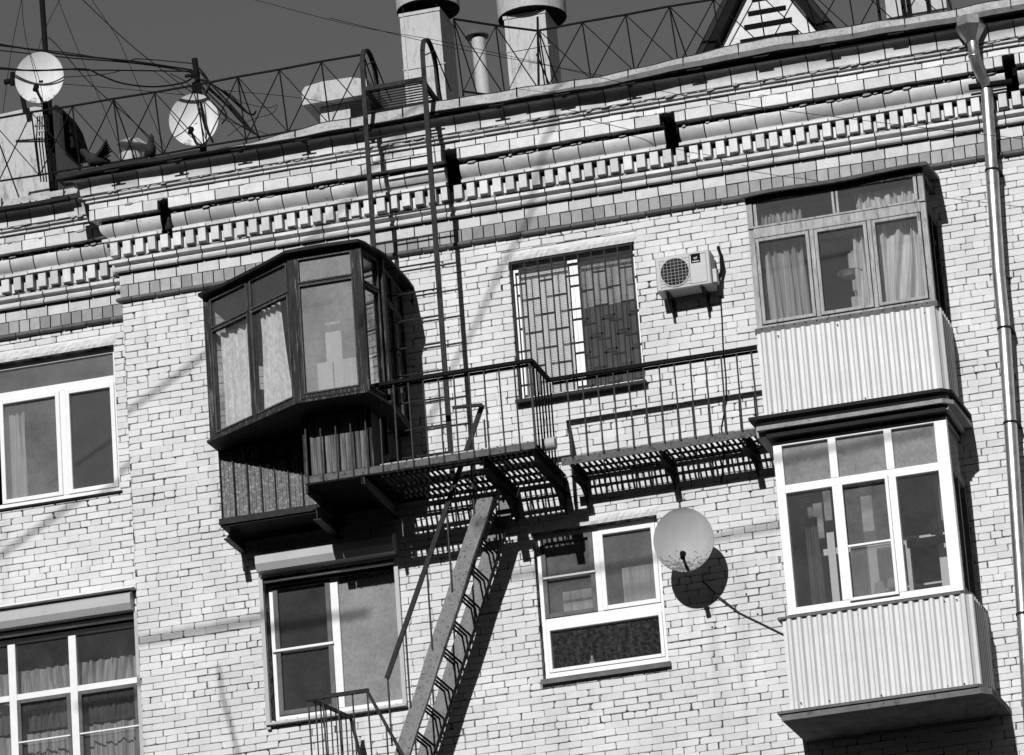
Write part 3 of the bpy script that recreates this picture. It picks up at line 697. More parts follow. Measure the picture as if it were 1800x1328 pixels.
# roof, sagging sheet
mb = MB()
def rr_(u, v): x = 2.86+2.05*u; return (x, -.77+.77*v, 21.375+.10*v+.010*math.sin(u*9)+.03*u)
mb.grid(rr_, 18, 2); mb.grid(lambda u, v: tuple(Vector(rr_(u, v))+Vector((0, .01, -.035))), 18, 2)
mb.grid(lambda u, v: tuple(Vector(rr_(u, 0))+Vector((0, .01*v, -.035*v))), 18, 1)
mb.add([rr_(1, 0), rr_(1, 1), tuple(Vector(rr_(1, 1))+Vector((0, .01, -.035))), tuple(Vector(rr_(1, 0))+Vector((0, .01, -.035)))], [(0, 1, 2, 3)])
part(mb, 'roof', M['grey_metal'], U)
mb = MB(); mb.box(x0-.02, x1+.02, yf-.035, yf+.0, 19.80, 19.865); part(mb, 'drip_strip', M['grey_metal'], U)
mb = MB()
for i in range(16): mb.box(x0+.05+i*.12, x0+.065+i*.12, yf-.041, yf-.034, 19.845, 19.856)
skirt(curve_corner(2.90, 4.86, -.70, 0, .10), 18.79, 19.80, U, M['corr'])
part(mb, 'rivet', M['dark_metal'], U)
sc = MB()
for (a, b_) in ((2.97, 19.74), (3.13, 19.74), (3.78, 19.76), (4.16, 19.75), (4.72, 19.74), (2.99, 18.9), (3.15, 18.9), (3.6, 18.85), (4.0, 18.9)): sc.lathe([(0, .006), (.008, .005), (.009, 0)], (a, -.716, b_), (0, -1, 0), 8)
split(sc, 'screw', M['dark_metal'], U)
# curtains and things inside
part(sheet(2.97, 3.44, 19.85, 21.02, -.50, .05, 5, seed=11, pull=.03), 'curtain', M['curtain2'], U)
part(sheet(3.02, 3.46, 21.0, 21.24, -.48, .035, 7, seed=12, hem=.004), 'curtain', M['curtain2'], U)
part(sheet(4.0, 4.2, 19.85, 21.02, -.50, .05, 2, seed=13), 'curtain', M['curtain'], U)
part(sheet(4.22, 4.78, 19.93, 20.93, -.50, .055, 4, seed=14, pull=-.06), 'curtain', M['curtain'], U)
part(sheet(4.05, 4.80, 21.0, 21.27, -.48, .035, 8, seed=15, hem=.004), 'curtain', M['curtain'], U)
mb = MB(); mb.lathe([(0, 0), (.09, .0), (.14, .045), (.15, .05), (.13, .04), (.05, .01), (0, .01)], (3.92, -.40, 20.38), (0, 0, 1), 20); part(mb, 'lamp_dish', M['curtain'], U, True)
mb = MB(); mb.box(3.90, 4.02, -.42, -.36, 19.85, 20.15); mb.lathe([(.05, 0), (.045, .2), (.0, .22)], (3.95, -.4, 20.44), (0, 0, 1), 12); split(mb, 'shelf_vase', M['curtain2'], U)
part(MB().box(3.86, 4.06, -.05, -.03, 20.35, 20.7), 'wall_picture', M['curtain2'], U)
room(DU[0], DU[1], DU[2], DU[3], .45, B, 'room')
mb = MB(); frame(mb, DU[0], DU[1], DU[2], DU[3], .1, .17, .09); mb.box(3.85, 3.95, .1, .17, DU[2]+.09, DU[3]-.09)
part(mb, 'balcony_door', M['old_wood'], B)
# slab
mb = MB(); mb.box(2.84, 4.90, -.90, -.002, 18.58, 18.74)
part(mb, 'slab', M['concrete'], U)
def lip(x0, x1, yf, z, dz, name, mat, par, ch=.10, d=.012):
    mb = MB(); pl = [(x0, yf), (x1-ch, yf), (x1, yf+ch*1.1), (x1+.03, -.004), (x0+.03, -.004)]
    mb.prism(pl, z, z+dz, 'z'); return part(mb, name, mat, par)
lip(2.79, 4.96, -1.02, 18.745, .035, 'slab_flashing', M['dark_metal'], U)
lip(2.86, 4.96, -.99, 18.63, .045, 'slab_moulding', M['moulding'], U)
# ------------------------------------------------------------------ lower right balcony
Lb = thing('enclosed_balcony', 'lower right glazed balcony with white plastic frames above a pale corrugated skirt', 'balcony', (3.95, 0, 15.4), 'glazed balconies with corrugated skirts')
yf = -.82; x0, x1 = 2.985, 4.85; zb, zt, zu = 16.63, 18.0, 18.53
mb = MB()
mb.bbox(x0, x0+.095, yf, yf+.08, zb, zu); mb.bbox(x1-.135, x1, yf, yf+.08, zb, zu)
mb.bbox(x0+.095, x1-.135, yf, yf+.08, zb, zb+.075); mb.bbox(x0+.095, x1-.135, yf, yf+.08, zu-.05, zu); mb.bbox(x0+.095, x1-.135, yf, yf+.08, zt-.045, zt+.045)
for a in (3.575, 4.175):
    mb.bbox(a, a+.085, yf-.003, yf+.08, zt+.045, zu-.05); mb.bbox(a+(.0), a+.085, yf-.003, yf+.08, zb+.075, zt-.045)
fr = part(mb, 'frame', M['pvc'], Lb)
mb = MB(); frame(mb, 3.655, 4.18, zb+.05, zt-.02, yf-.03, yf-.004, .035); mb.bbox(3.69, 4.145, yf-.028, yf-.006, 17.26, 17.285)
part(mb, 'insect_screen_frame', M['pvc'], fr)
for (a, b_) in ((x0+.095, 3.575), (3.66, 4.175), (4.26, x1-.135)):
    pane(a, b_, zt+.045, zu-.05, yf+.04, 'g_milky', fr)
    pane(a, b_, zb+.075, zt-.045, yf+.04, 'g_dim' if a != 3.66 else 'g_dust_sheen', fr)
mb = MB()
for sx in (x0, x1-.06):
    mb.box(sx, sx+.06, yf+.08, -.01, zb, zb+.07); mb.box(sx, sx+.06, yf+.08, -.01, zt-.04, zt+.04); mb.box(sx, sx+.06, yf+.08, -.01, zu-.05, zu)
    mb.box(sx, sx+.06, -.07, -.01, zb+.07, zt-.04); mb.box(sx+.004, sx+.056, -.44, -.38, zb+.07, zt-.04)
part(mb, 'side_frame', M['grey_metal'], Lb)
for sx in (x0+.025, x1-.03):
    part(MB().box(sx, sx+.005, yf+.08, -.07, zt+.04, zu-.05), 'pane', M['g_milky'], Lb); part(MB().box(sx, sx+.005, yf+.08, -.44, zb+.07, zt-.04), 'pane', M['g_dim'], Lb)
mb = MB(); mb.box(x0+.07, x0+.075, yf+.09, -.05, zb, zu); mb.box(x0, x1, -.03, -.012, zb, zb+.2)
part(mb, 'inner_panel', M['room_mid'], Lb)
mb = MB(); frame(mb, DL[0], DL[1], DL[2], DL[3], -.04, .06, .10); mb.box(3.72, 3.84, -.04, .06, DL[2]+.1, DL[3]-.1); mb.box(3.84, DL[1]-.1, -.04, .06, 17.45, 17.53); mb.box(3.84, DL[1]-.1, -.03, .05, 16.98, 17.0)
mb.box(4.15, 4.2, -.04, .05, 16.7, 17.45)
part(mb, 'balcony_door', M['pvc'], Lb)
room(DL[0], DL[1], DL[2], DL[3], .45, B, 'room_mid')
part(MB().box(3.70, 4.14, yf+.015, yf+.02, zb+.1, 17.25), 'insect_screen', M['g_dust_sheen'], fr)
part(sheet(3.16, 3.30, zb+.1, 17.8, -.35, .02, 3, seed=21), 'curtain', M['room_mid'], Lb)
mb = MB(); mb.box(3.36, 3.44, -.25, -.2, 16.65, 18.1); mb.box(3.52, 3.56, -.30, -.25, 16.65, 17.35); mb.box(3.30, 3.60, -.22, -.199, 17.40, 17.47); part(mb, 'inner_door_frame', M['pvc'], Lb)
mb = MB(); mb.box(4.20, 4.72, -.22, -.2, 17.35, 17.44); mb.box(4.47, 4.55, -.24, -.221, 17.45, 18.2); part(mb, 'inner_beam', M['iron_dark'], Lb)
mb = MB(); mb.lathe([(0, 0), (.07, .02), (.05, .16), (.0, .2)], (3.93, -.55, 16.75), (0, 0, 1), 14); mb.lathe([(0, 0), (.05, .02), (.04, .12), (.0, .14)], (4.06, -.55, 16.82), (0, 0, 1), 12); split(mb, 'pot', M['curtain'], Lb, True)
mb = MB(); mb.prism([(2.885, -.90), (4.83, -.90), (4.93, -.80), (4.95, -.003), (2.885, -.003)], 16.575, 16.60, 'z'); part(mb, 'outer_sill', M['grey_metal'], Lb)
skirt(curve_corner(2.93, 4.92, -.87, 0, .10), 15.57, 16.575, Lb, M['corr'])
sc = MB()
for (a, b_) in ((3.0, 16.52), (3.55, 16.53), (3.74, 16.51), (4.3, 16.51), (4.65, 16.52), (4.78, 16.52), (3.05, 15.66), (3.35, 15.64), (3.9, 15.62), (4.2, 15.63), (4.6, 15.62), (4.77, 15.62)): sc.lathe([(0, .006), (.008, .005), (.009, 0)], (a, -.886, b_), (0, -1, 0), 8)
split(sc, 'screw', M['dark_metal'], Lb)
lip(2.82, 5.03, -1.02, 15.535, .03, 'slab_flashing', M['grey_metal'], Lb)
lip(2.86, 5.05, -1.00, 15.465, .068, 'slab', M['slab_concrete'], Lb)
mb = MB(); mb.prism([(2.95, 18.555), (4.87, 18.555), (4.87, 18.615), (2.95, 18.615)], -.93, -.02); part(mb, 'head_trim', M['dark_metal'], Lb)
# ------------------------------------------------------------------ left glazed bay
G = thing('enclosed_balcony', 'angular dark wooden glazed balcony at the left with lace curtains and plank panels', 'balcony', (-2.3, 0, 18.6), 'glazed balconies on the facade')
YF = -1.60
PL = (at(368, 640, -.78).x, -.78); F1 = (at(517, 570, YF).x, YF); F2 = (at(636, 555, YF).x, YF); R2 = (F2[0]+.09, -1.10); R3 = (F2[0]+.02, -.01); L3 = (PL[0]+.02, -.01)
ZS, ZR = 19.56, 21.19
def seg(mb, A, Bp, u0, u1, z0, z1, t0, t1):
    a, b = Vector(A), Vector(Bp); d = (b-a).normalized(); n = Vector((d.y, -d.x))   # outward for counter-clockwise-from-left walking
    q = [a+d*u0+n*t0, a+d*u1+n*t0, a+d*u1+n*t1, a+d*u0+n*t1]
    return mb.hexa([(p.x, p.y, z0) for p in q]+[(p.x, p.y, z1) for p in q])
def length(A, Bp): return (Vector(A)-Vector(Bp)).length
posts = MB(); rails = MB(); pans = []
for (A, Bp, nsplit, zt) in ((PL, F1, 2, 20.80), (F1, F2, 1, 20.86), (F2, R2, 1, 20.80), (R2, R3, 2, 20.80), (L3, PL, 1, 20.8)):
    L = length(A, Bp); cut = [i*L/nsplit for i in range(nsplit+1)]
    if A == PL: cut = [0, .50*L, L]
    for i in range(nsplit):
        a, b_ = cut[i], cut[i+1]
        seg(posts, A, Bp, a+(.0 if i else .035), a+(.04 if i else .085), ZS, ZR, -.05, .004)
        seg(posts, A, Bp, b_-(.04 if i < nsplit-1 else .085), b_-(0 if i < nsplit-1 else .035), ZS, ZR, -.05, .004)
        a2, b2 = a+(.04 if i else .085), b_-(.04 if i < nsplit-1 else .085)
        for (q0, q1) in ((ZS, ZS+.06), (zt-.025, zt+.025), (ZR-.05, ZR)): seg(rails, A, Bp, a2, b2, q0, q1, -.045, 0)
        pans.append((A, Bp, a2, b2, ZS+.06, zt-.025, 'g_bay' if A == F1 else 'g_clean' if A == PL else 'g_dim'))
        pans.append((A, Bp, a2, b2, zt+.025, ZR-.05, 'g_milky' if A == F1 else 'g_dim'))
for P_ in (PL, F1, F2, R2): posts.box(P_[0]-.035, P_[0]+.035, P_[1]-.008, P_[1]+.062, ZS-.02, ZR+.01)
bt = MB()
for (A, Bp, a, b_, q0, q1, mt_) in pans:
    for (u0, u1, w0, w1) in ((a-.012, a+.004, q0-.01, q1+.01), (b_-.004, b_+.012, q0-.01, q1+.01)): seg(bt, A, Bp, u0, u1, w0, w1, .006, .014)
    for (w0, w1) in ((q0-.012, q0+.004), (q1-.004, q1+.012)): seg(bt, A, Bp, a+.004, b_-.004, w0, w1, .004, .012)
part(bt, 'glazing_bead', M['bead_wood'], G)
split(posts, 'post', M['dark_wood'], G); split(rails, 'rail', M['dark_wood'], G)
for (A, Bp, a, b_, q0, q1, mt_) in pans: part(seg(MB(), A, Bp, a, b_, q0, q1, -.025, -.02), 'pane', M[mt_], G)
rp = [(PL[0]-.06, -.85), (F1[0]-.03, YF-.09), (F2[0]+.04, YF-.09), (R2[0]+.09, -1.14), (R3[0]+.14, -.01), (PL[0]-.05, -.01)]
rp = [(rp[i][0]+(rp[(i+1) % len(rp)][0]-rp[i][0])*k/4, rp[i][1]+(rp[(i+1) % len(rp)][1]-rp[i][1])*k/4) for i in range(len(rp)) for k in range(4)]
rp = [(x+rnd.uniform(-.008, .008), y+(rnd.uniform(-.012, .012) if y < -.1 else 0)) for x, y in rp]
mb = MB(); n = len(rp)
zt_ = lambda p: ZR+.014+.012*math.sin(p[0]*3)+.006*math.sin(p[0]*31+p[1]*17)
mb.add([(p[0], p[1], zt_(p)) for p in rp]+[(p[0], p[1], zt_(p)+.035) for p in rp], [tuple(range(n))[::-1], tuple(range(n, 2*n))]+[(i, (i+1) % n, (i+1) % n+n, i+n) for i in range(n)])
part(mb, 'roof', M['dark_metal'], G)
sp_ = [(PL[0]-.06, -.83), (F1[0]-.01, YF-.04), (F2[0]+.03, YF-.04), (R2[0]+.03, -1.1), (R3[0]+.02, -.012), (PL[0]-.03, -.012)]
mb = MB().prism(sp_, ZS-.05, ZS-.022, 'z'); part(mb, 'sill_board', M['dark_wood'], G)
XL, XM, XW = at(388, 850, -.60).x, -2.05, -1.34
skirt([(XL, -.60), (XM, -.60)], 18.69, 19.488, G, M['corr_dark'], pitch=.05, d=.008, w=.018, s=.006)
mb = MB()
for i in range(8):
    w_ = .66/8; mb.bbox(-2.0+i*w_, -2.0+(i+1)*w_-.004, -1.18+rnd.uniform(-.004, .004), -1.15, 18.83, 19.49, .004)
part(mb, 'plank_panel', M['plank'], G)
mb = MB(); mb.box(-2.02, XW+.0, -1.20, -1.14, 18.765, 18.83); mb.box(XW+.003, XW+.06, -1.20, -1.15, 18.80, 19.48); mb.box(-2.06, -2.022, -1.20, -1.15, 18.80, 19.48)
part(mb, 'plank_frame', M['dark_wood'], G)
mb = MB(); mb.box(XW+.01, XW+.04, -1.14, -.01, 18.80, 19.48); mb.box(XM-.03, XM, -1.14, -.60, 18.66, 19.49); mb.box(XL, XL+.02, -.58, -.01, 18.66, 19.49)
split(mb, 'side_panel', M['dark_wood'], G)
mb = MB(); mb.box(XL-.02, XM+.05, -.62, -.004, 18.60, 18.685); part(mb, 'slab', M['dark_metal'], G)
mb = MB(); mb.box(XL-.03, XM+.04, -.645, -.622, 18.62, 18.69)
for i in range(7): mb.box(XL+.0+i*.155, XL+.012+i*.155, -.635, -.615, 18.692, 19.49)
mb.box(-2.80, -2.44, -.65, -.637, 19.26, 19.31); mb.box(-2.64, -2.60, -.66, -.651, 19.2, 19.34)
part(mb, 'slab_rail', M['iron'], G)
mb = MB(); mb.box(XL+.0, XL+.07, -.60, -.004, 18.46, 18.475); mb.prism([(-.60, 18.476), (-.004, 18.476), (-.004, 18.595), (-.45, 18.595)], XL+.03, XL+.045, 'x')
for (a, yy) in ((-2.07, -.80),): mb.box(a-.045, a+.045, yy, -.004, 18.46, 18.468); mb.box(a-.004, a+.004, yy, -.004, 18.468, 18.588); mb.box(a-.05, a+.05, yy, -.004, 18.588, 18.597)
part(mb, 'bracket', M['rod'], G)
mb = MB()   # lace curtains behind the left panes and things inside
A, Bp = Vector(PL), Vector(F1); dd = (Bp-A).normalized(); nn = Vector((dd.y, -dd.x))
def lace(u0, u1, z0, z1, seed, pull=0, pb=0):
    mb = MB(); rr2 = random.Random(seed); a1 = rr2.uniform(0, 6)
    def fn(u, v):
        uu = u0+(u1-u0)*u; edge = pull*math.sin(math.pi*v)*u+pb*u*(1-v)
        q = A+dd*(uu+edge)-nn*(.10+.02*math.sin(u*26+a1+v*2)+.01*math.sin(u*61))
        return (q.x, q.y, z0+(z1-z0)*v-.02*math.sin(u*math.pi)*v)
    return mb.grid(fn, 60, 12)
LL = length(PL, F1)
part(lace(.09, .50*LL-.03, 19.60, 20.77, 1), 'curtain', M['lace'], G)
part(lace(.50*LL+.05, .50*LL+.40, 19.58, 20.82, 2, -.02, .16), 'curtain', M['lace'], G)
mb = MB(); mb.box(F1[0]+.16, F1[0]+.34, -1.0, -.97, 19.6, 20.6); part(mb, 'door_leaf', M['pvc'], G)
mb = MB(); mb.box(F1[0]+.20, F1[0]+.37, YF+.10, YF+.16, 19.56, 19.97); part(mb, 'window_post', M['pvc'], G)
mb = MB(); mb.box(F1[0]+.35, F2[0]-.05, -1.1, -1.05, 19.56, 20.12); part(mb, 'cupboard', M['curtain'], G)
mb = MB()
for i in range(7): mb.box(PL[0]+.1+i*.22, PL[0]+.31+i*.22, max(-1.35, -.72-i*.15), -.02, ZR-.02, ZR-.005)
split(mb, 'ceiling_board', M['dark_wood'], G)
room(BD[0], BD[1], BD[2], BD[3], .45, B, 'room')
mb = MB(); frame(mb, BD[0], BD[1], BD[2], BD[3], .1, .17, .1); mb.box(-2.05, -1.95, .1, .17, BD[2]+.1, BD[3]-.1); part(mb, 'balcony_door', M['dark_wood'], B)
# ------------------------------------------------------------------ fire escape
E_ = thing('fire_escape', 'dark iron fire escape platform with railings and slatted floor between the balconies', 'fire escape', (0, 0, 18.7))
YO, YI = -1.25, -.54; ZP, ZT = 18.80, 19.69
def rail_run(mb, p, q, z0, z1, pitch, r=.0095, skip=0):
    p, q = Vector(p), Vector(q); L = (q-p).length; n = max(1, round(L/pitch))
    for i in range(skip, n+1):
        c = p.lerp(q, i/n); e = rnd.uniform(-.005, .005)
        mb.tube([(c.x+e, c.y, z0), (c.x-e, c.y, z1)], r, 6)
bal = MB()
rail_run(bal, (-2.0, YO-.03), (.53, YO-.03), ZP-.07, ZT-.02, .168)
rail_run(bal, (.54, YO-.03), (.56, YI-.02), ZP-.05, ZT-.02, .115)
rail_run(bal, (.58, YI-.03), (2.80, YI-.03), ZP+.0, ZT-.02, .168, skip=1)
split(bal, 'baluster', M['rod'], E_)
tr = MB()
tr.box(-1.30, .575, YO-.055, YO-.005, ZT-.008, ZT+.028); tr.box(-1.30, .56, YO-.002, YO+.004, ZT-.045, ZT-.009)
tr.box(-2.03, -1.31, YO-.04, YO-.005, ZT-.085, ZT-.055)
tr.bar((.555, YO-.004, ZT+.01), (.555, YI-.06, ZT+.01), .045, .037); tr.box(.535, 2.86, YI-.058, YI-.012, ZT-.010, ZT+.030)
tr.box(.58, 2.86, YI-.009, YI-.003, ZT-.045, ZT-.011)
split(tr, 'top_rail', M['iron_dark'], E_)
ch = MB()
ch.box(-2.05, .535, YO-.016, YO, ZP-.075, ZP); ch.box(-2.05, .535, YO, YO+.05, ZP-.012, ZP-.001); ch.box(-2.05, .535, YO, YO+.045, ZP-.075, ZP-.066)
ch.box(.62, 2.82, YI-.016, YI, ZP-.075, ZP+.01); ch.box(.62, 2.82, YI, YI+.05, ZP-.008, ZP)
part(ch, 'edge_channel', M['iron_plate'], E_)
be = MB()
def ibeam(mb, x, y0, y1, ztop, h, w=.075):
    mb.box(x-w/2, x+w/2, y0, y1, ztop-.008, ztop); mb.box(x-w/2, x+w/2, y0, y1, ztop-h, ztop-h+.008); mb.box(x-.004, x+.004, y0+.001, y1, ztop-h+.008, ztop-.008)
for x in (.74, 1.72, 2.64): ibeam(be, x, YI+.0, -.004, ZP-.078, .125)
for x in (-.06, .50): ibeam(be, x, YO+.0, -.004, ZP-.078, .14, .09)
be.prism([(YO+.0, ZP-.17), (-.02, ZP-.21), (-.02, ZP-.067), (YO+.0, ZP-.067)], -1.425, -1.395, 'x')
for x in (.74, 1.72, 2.64): be.prism([(YI+.2, ZP-.2), (-.004, ZP-.2), (-.004, ZP-.36)], x-.006, x+.006, 'x')
for x in (-.06, .50): be.prism([(YO+.55, ZP-.22), (-.004, ZP-.22), (-.004, ZP-.45)], x-.006, x+.006, 'x')
split(be, 'support_beam', M['iron_dark'], E_)
gp = MB(); gp.prism([(YO+.01, ZP-.165), (-.02, ZP-.205), (-.02, ZP-.08), (YO+.01, ZP-.08)], -1.394, -1.388, 'x'); part(gp, 'side_plate', M['iron_plate'], E_)
sl_ = MB()
x = .68
while x < 2.80: sl_.box(x, x+.022, YI+.005, -.03, ZP-.03, ZP-.012); x += .062+rnd.uniform(-.004, .004)
x = -1.36
while x < .52:
    y1 = -.03 if (x < -.95 or x > .0) else (-.03)
    if -.62 < x < -.12: sl_.box(x, x+.022, YO+.005, -1.12, ZP-.03, ZP-.012); sl_.box(x, x+.022, -.42, -.03, ZP-.03, ZP-.012)
    else: sl_.box(x, x+.022, YO+.005, y1, ZP-.03, ZP-.012)
    x += .060+rnd.uniform(-.004, .004)
part(sl_, 'floor_slats', M['iron_dark'], E_)
cb = MB(); cb.box(.68, 2.8, YI+.26, YI+.30, ZP-.046, ZP-.031); cb.box(-1.36, .5, -.62, -.55, ZP-.05, ZP-.031); cb.box(-1.36, .5, -.12, -.06, ZP-.06, ZP-.031); cb.box(.68, 2.8, -.09, -.04, ZP-.06, ZP-.031)
cb.box(-1.36, .5, -.34, -.30, ZP-.05, ZP-.031); cb.box(-1.36, .5, -1.0, -.94, ZP-.05, ZP-.031)
cb.box(-2.04, -1.40, YO+.004, -.02, ZP-.066, ZP-.05)
split(cb, 'cross_bar', M['iron_dark'], E_)
# pale pipe lying along the platform
pz = ZP+.048
mb = MB(); mb.lathe([(0, 0), (.06, 0), (.066, .004), (.066, 1.7), (.068, 1.7), (.068, 1.95), (.062, 1.955), (0, 1.955)], (-1.28, -.96, pz), (1, 0, 0), 28)
solo(mb, 'insulated_pipe', M['vent_metal'], 'pale round pipe lying along the fire escape floor with its end poking out', 'pipe', smooth=True)
# ---- stair
S_ = thing('fire_stair', 'steep iron stair with rusty side plates running down from the fire escape platform', 'stairs', (-.6, -1.2, 17))
YS0, YS1 = -.74, -.06
a_top, a_bot = at(854, 872, YS0), at(692, 1372, YS0)
slope = (a_bot-a_top)
def along(t, y): v = a_top+slope*t; return Vector((v.x, y, v.z))
dn_ = Vector((slope.x, 0, slope.z)).normalized(); sd = Vector((-dn_.z, 0, dn_.x)) # perpendicular in plane
if sd.x < 0: sd = -sd
def stringer(y, t0, t1, wd, name, mat):
    mb = MB(); A_, B_ = along(t0, y), along(t1, y)
    n_ = 24
    for i in range(n_):
        p, q = A_.lerp(B_, i/n_), A_.lerp(B_, (i+1)/n_)
        b0, b1 = .004*math.sin(i*.9), .004*math.sin((i+1)*.9)
        p = p+sd*b0; q = q+sd*b1
        P = [p-sd*wd/2, p+sd*wd/2, q+sd*wd/2, q-sd*wd/2]
        o = len(mb.v)
        mb.add([(v.x, y-.005, v.z) for v in P]+[(v.x, y+.005, v.z) for v in P], [(0, 1, 2, 3), (7, 6, 5, 4), (1, 5, 6, 2), (3, 7, 4, 0)])
        for s in (-1, 1):
            c0, c1 = p+sd*s*wd/2, q+sd*s*wd/2
            mb.add([(c0.x, y+.005, c0.z), (c1.x, y+.005, c1.z), (c1.x, y+.05, c1.z), (c0.x, y+.05, c0.z)], [(0, 1, 2, 3)])
    return part(mb, name, mat, S_)
stringer(YS0, 0, 1.05, .165, 'side_plate', M['stair_plate'])
stringer(YS1, -.1, 1.1, .165, 'side_plate', M['stair_plate'])
Lst = slope.length; stp = .315/Lst*1.0
k = 0; t = .045
while t < 1.05:
    mb = MB()
    for j in range(3):
        c = along(t, 0)+Vector((-.045+.045*j, 0, -.0))+sd*.03
        mb.box(c.x-.010, c.x+.010, YS0+.006, YS1-.006, c.z-.008, c.z+.008)
    part(mb, 'tread', M['iron_dark'], S_)
    t += stp
hp, hq = at(848, 712, YS0-.02), at(680, 1193, YS0-.02)
mb = MB(); mb.bar(hp, hq, .05, .03, (0, 1, 0)); 
h2 = Vector(hp)+Vector((-.33, .0, .02)); mb.bar(h2, hp, .03, .04, (0, 1, 0))
part(mb, 'handrail', M['iron'], S_)
mb = MB()
for (px, py) in ((851, 738), (826, 790), (785, 896), (750, 994), (712, 1096), (681, 1184)):
    p = at(px, py, YS0-.01); ln = {851: .38, 826: .72, 785: .92, 750: .93, 712: .93, 681: .8}[px]
    mb.tube([p, (p.x+.0, p.y, p.z-ln)], .011, 6)
split(mb, 'baluster', M['rod'], S_)
# lower landing railing at the bottom of the picture
Ll = thing('fire_stair_landing', 'lower iron landing railing cut off by the bottom edge of the picture', 'railing', (-1.8, -1.2, 15.2))
c0, c1 = at(538, 1229, -1.27), at(645, 1215, -1.27); zz = (c0.z+c1.z)/2
mb = MB(); mb.box(c0.x, c1.x+.02, -1.29, -1.25, zz-.02, zz+.02); 
b0 = Vector((c0.x+.04, -1.25, zz)); b1 = Vector((c0.x+.20, -.34, zz+.0)); b2 = b1+Vector((.07, .1, -.5))
mb.bar(b0, b1, .04, .03); mb.bar(b1, b2, .03, .04, (0, 1, 0)); e1 = at(712, 1335, -1.27); mb.bar((c1.x, -1.27, zz), e1, .03, .045, (0, 1, 0))
part(mb, 'top_rail', M['iron'], Ll)
mb = MB()
for i in range(6):
    x = c0.x+.02+i*(c1.x-c0.x-.02)/4; z = zz-.02 if i < 5 else zz-.02
    if i < 5: mb.tube([(x, -1.265, z), (x+.01, -1.265, zz-.95)], .0095, 6)
p_ = at(679, 1278, -1.27); mb.tube([p_, (p_.x, p_.y, p_.z-.5)], .0095, 6)
for i in range(1, 9):
    p = b0.lerp(b1, i/8); mb.tube([(p.x, p.y, p.z-.01), (p.x, p.y, zz-.95)], .008, 6)
split(mb, 'baluster', M['rod'], Ll)
mb = MB(); mb.box(c0.x-.03, c1.x+.02, -1.28, -.3, zz-1.02, zz-.96); part(mb, 'floor', M['iron_dark'], Ll)
mb = MB()
for x in (c0.x+.1, c1.x-.1): mb.box(x-.04, x+.04, -1.2, -.002, zz-1.14, zz-1.03)
part(mb, 'support_beam', M['iron_dark'], Ll)
# ------------------------------------------------------------------ ladder
Ld = thing('roof_ladder', 'tall narrow iron ladder from the fire escape up to hooped handles on the roof', 'ladder', (-.9, -.7, 18.8))
xl, xr, yl = -1.262, -.562, -.72; ZL = 23.36
mb = MB()
def hoop(x, side):
    pts = [(x, yl, 23.30), (x, yl, 23.62)]+[(x, yl+.27-.27*math.cos(R(t)), 23.62+.30*math.sin(R(t))) for t in range(15, 180, 15)]+[(x+.0, yl+.56, 23.45), (x, yl+.62, 23.3), (x, yl+.7, 23.2)]
    m2 = MB()
    for i in range(len(pts)-1): m2.bar(pts[i], pts[i+1], .05, .022, (0, -.3, 1) if i > 0 else (0, 1, 0))
    m2.tube([(x+.02, yl+.05, 23.66), (x+.06, yl+.30, 23.80), (x+.08, yl+.8, 23.5)], .008, 6)
    return m2
part(MB().bar((xl-.002, yl, 19.1), (xl, yl, 23.31), .05, .025, (0, 1, 0)), 'stile', M['iron'], Ld)
part(MB().bar((xr+.01, yl, ZP-.03), (xr, yl, 23.31), .055, .03, (0, 1, 0)), 'stile', M['iron'], Ld)
for x in (xl, xr): part(hoop(x, 0), 'handle_hoop', M['iron'], Ld)
z = 19.02
while z < 23.3:
    part(MB().tube([(xl+.02, yl, z), (xr-.02, yl, z)], .010, 6), 'rung', M['iron'], Ld); z += .312
mb = MB(); mb.box(xl+.02, xr-.02, yl-.02, yl+.02, ZL-.03, ZL+.02)
for x in (xl+.03, xr-.03): mb.bar((x, yl, ZL-.01), (x, .05, ZL-.06), .035, .07)
for i in range(8):
    y = yl+.07+i*.075; mb.tube([(xl+.02, y, ZL-.02), (xr-.02, y, ZL-.02)], .009, 6)
part(mb, 'top_step', M['iron'], Ld)
# ------------------------------------------------------------------ air conditioner
Ac = thing('air_conditioner', 'pale air conditioner outdoor unit on brackets right of the grilled window', 'air conditioner', (2.1, -.3, 20.6))
ax0, ax1, az0, az1, ay = 1.765, 2.375, 20.60, 20.995, -.30
mb = MB(); mb.bbox(ax0, ax1, ay, ay+.25, az0, az1, .012); body = part(mb, 'body', M['plastic'], Ac)
cx, cz = ax0+.215, az0+.195
mb = MB(); mb.lathe([(0, 0), (.155, 0), (.155, .004), (0, .004)], (cx, ay-.001, cz), (0, -1, 0), 32); part(mb, 'fan_opening', M['room'], Ac)
mb = MB()
for i in range(9): 
    o = -.15+.3*i/8; mb.box(cx-.165, cx+.165, ay-.013, ay-.010, cz+o-.0013, cz+o+.0013); mb.box(cx+o*1.1-.0013, cx+o*1.1+.0013, ay-.0095, ay-.0065, cz-.165, cz+.165)
mb.lathe([(.158, 0), (.168, 0), (.168, .012), (.158, .012)], (cx, ay, cz), (0, -1, 0), 32)
part(mb, 'fan_grille', M['plastic'], Ac)
mb = MB()
for k in range(3):
    t = R(120*k+20); u = Vector((math.cos(t), 0, math.sin(t))); v = Vector((-math.sin(t), 0, math.cos(t)))
    mb.add([Vector((cx, ay-.0055, cz))+u*.02, Vector((cx, ay-.0055, cz))+u*.14+v*.03, Vector((cx, ay-.0055, cz))+u*.14-v*.05], [(0, 1, 2)])
split(mb, 'fan_blade', M['iron_dark'], Ac)
mb = MB(); mb.box(2.168, 2.272, ay-.004, ay, az0+.265, az0+.37); part(mb, 'badge', M['logo'], Ac)
mb = MB(); 
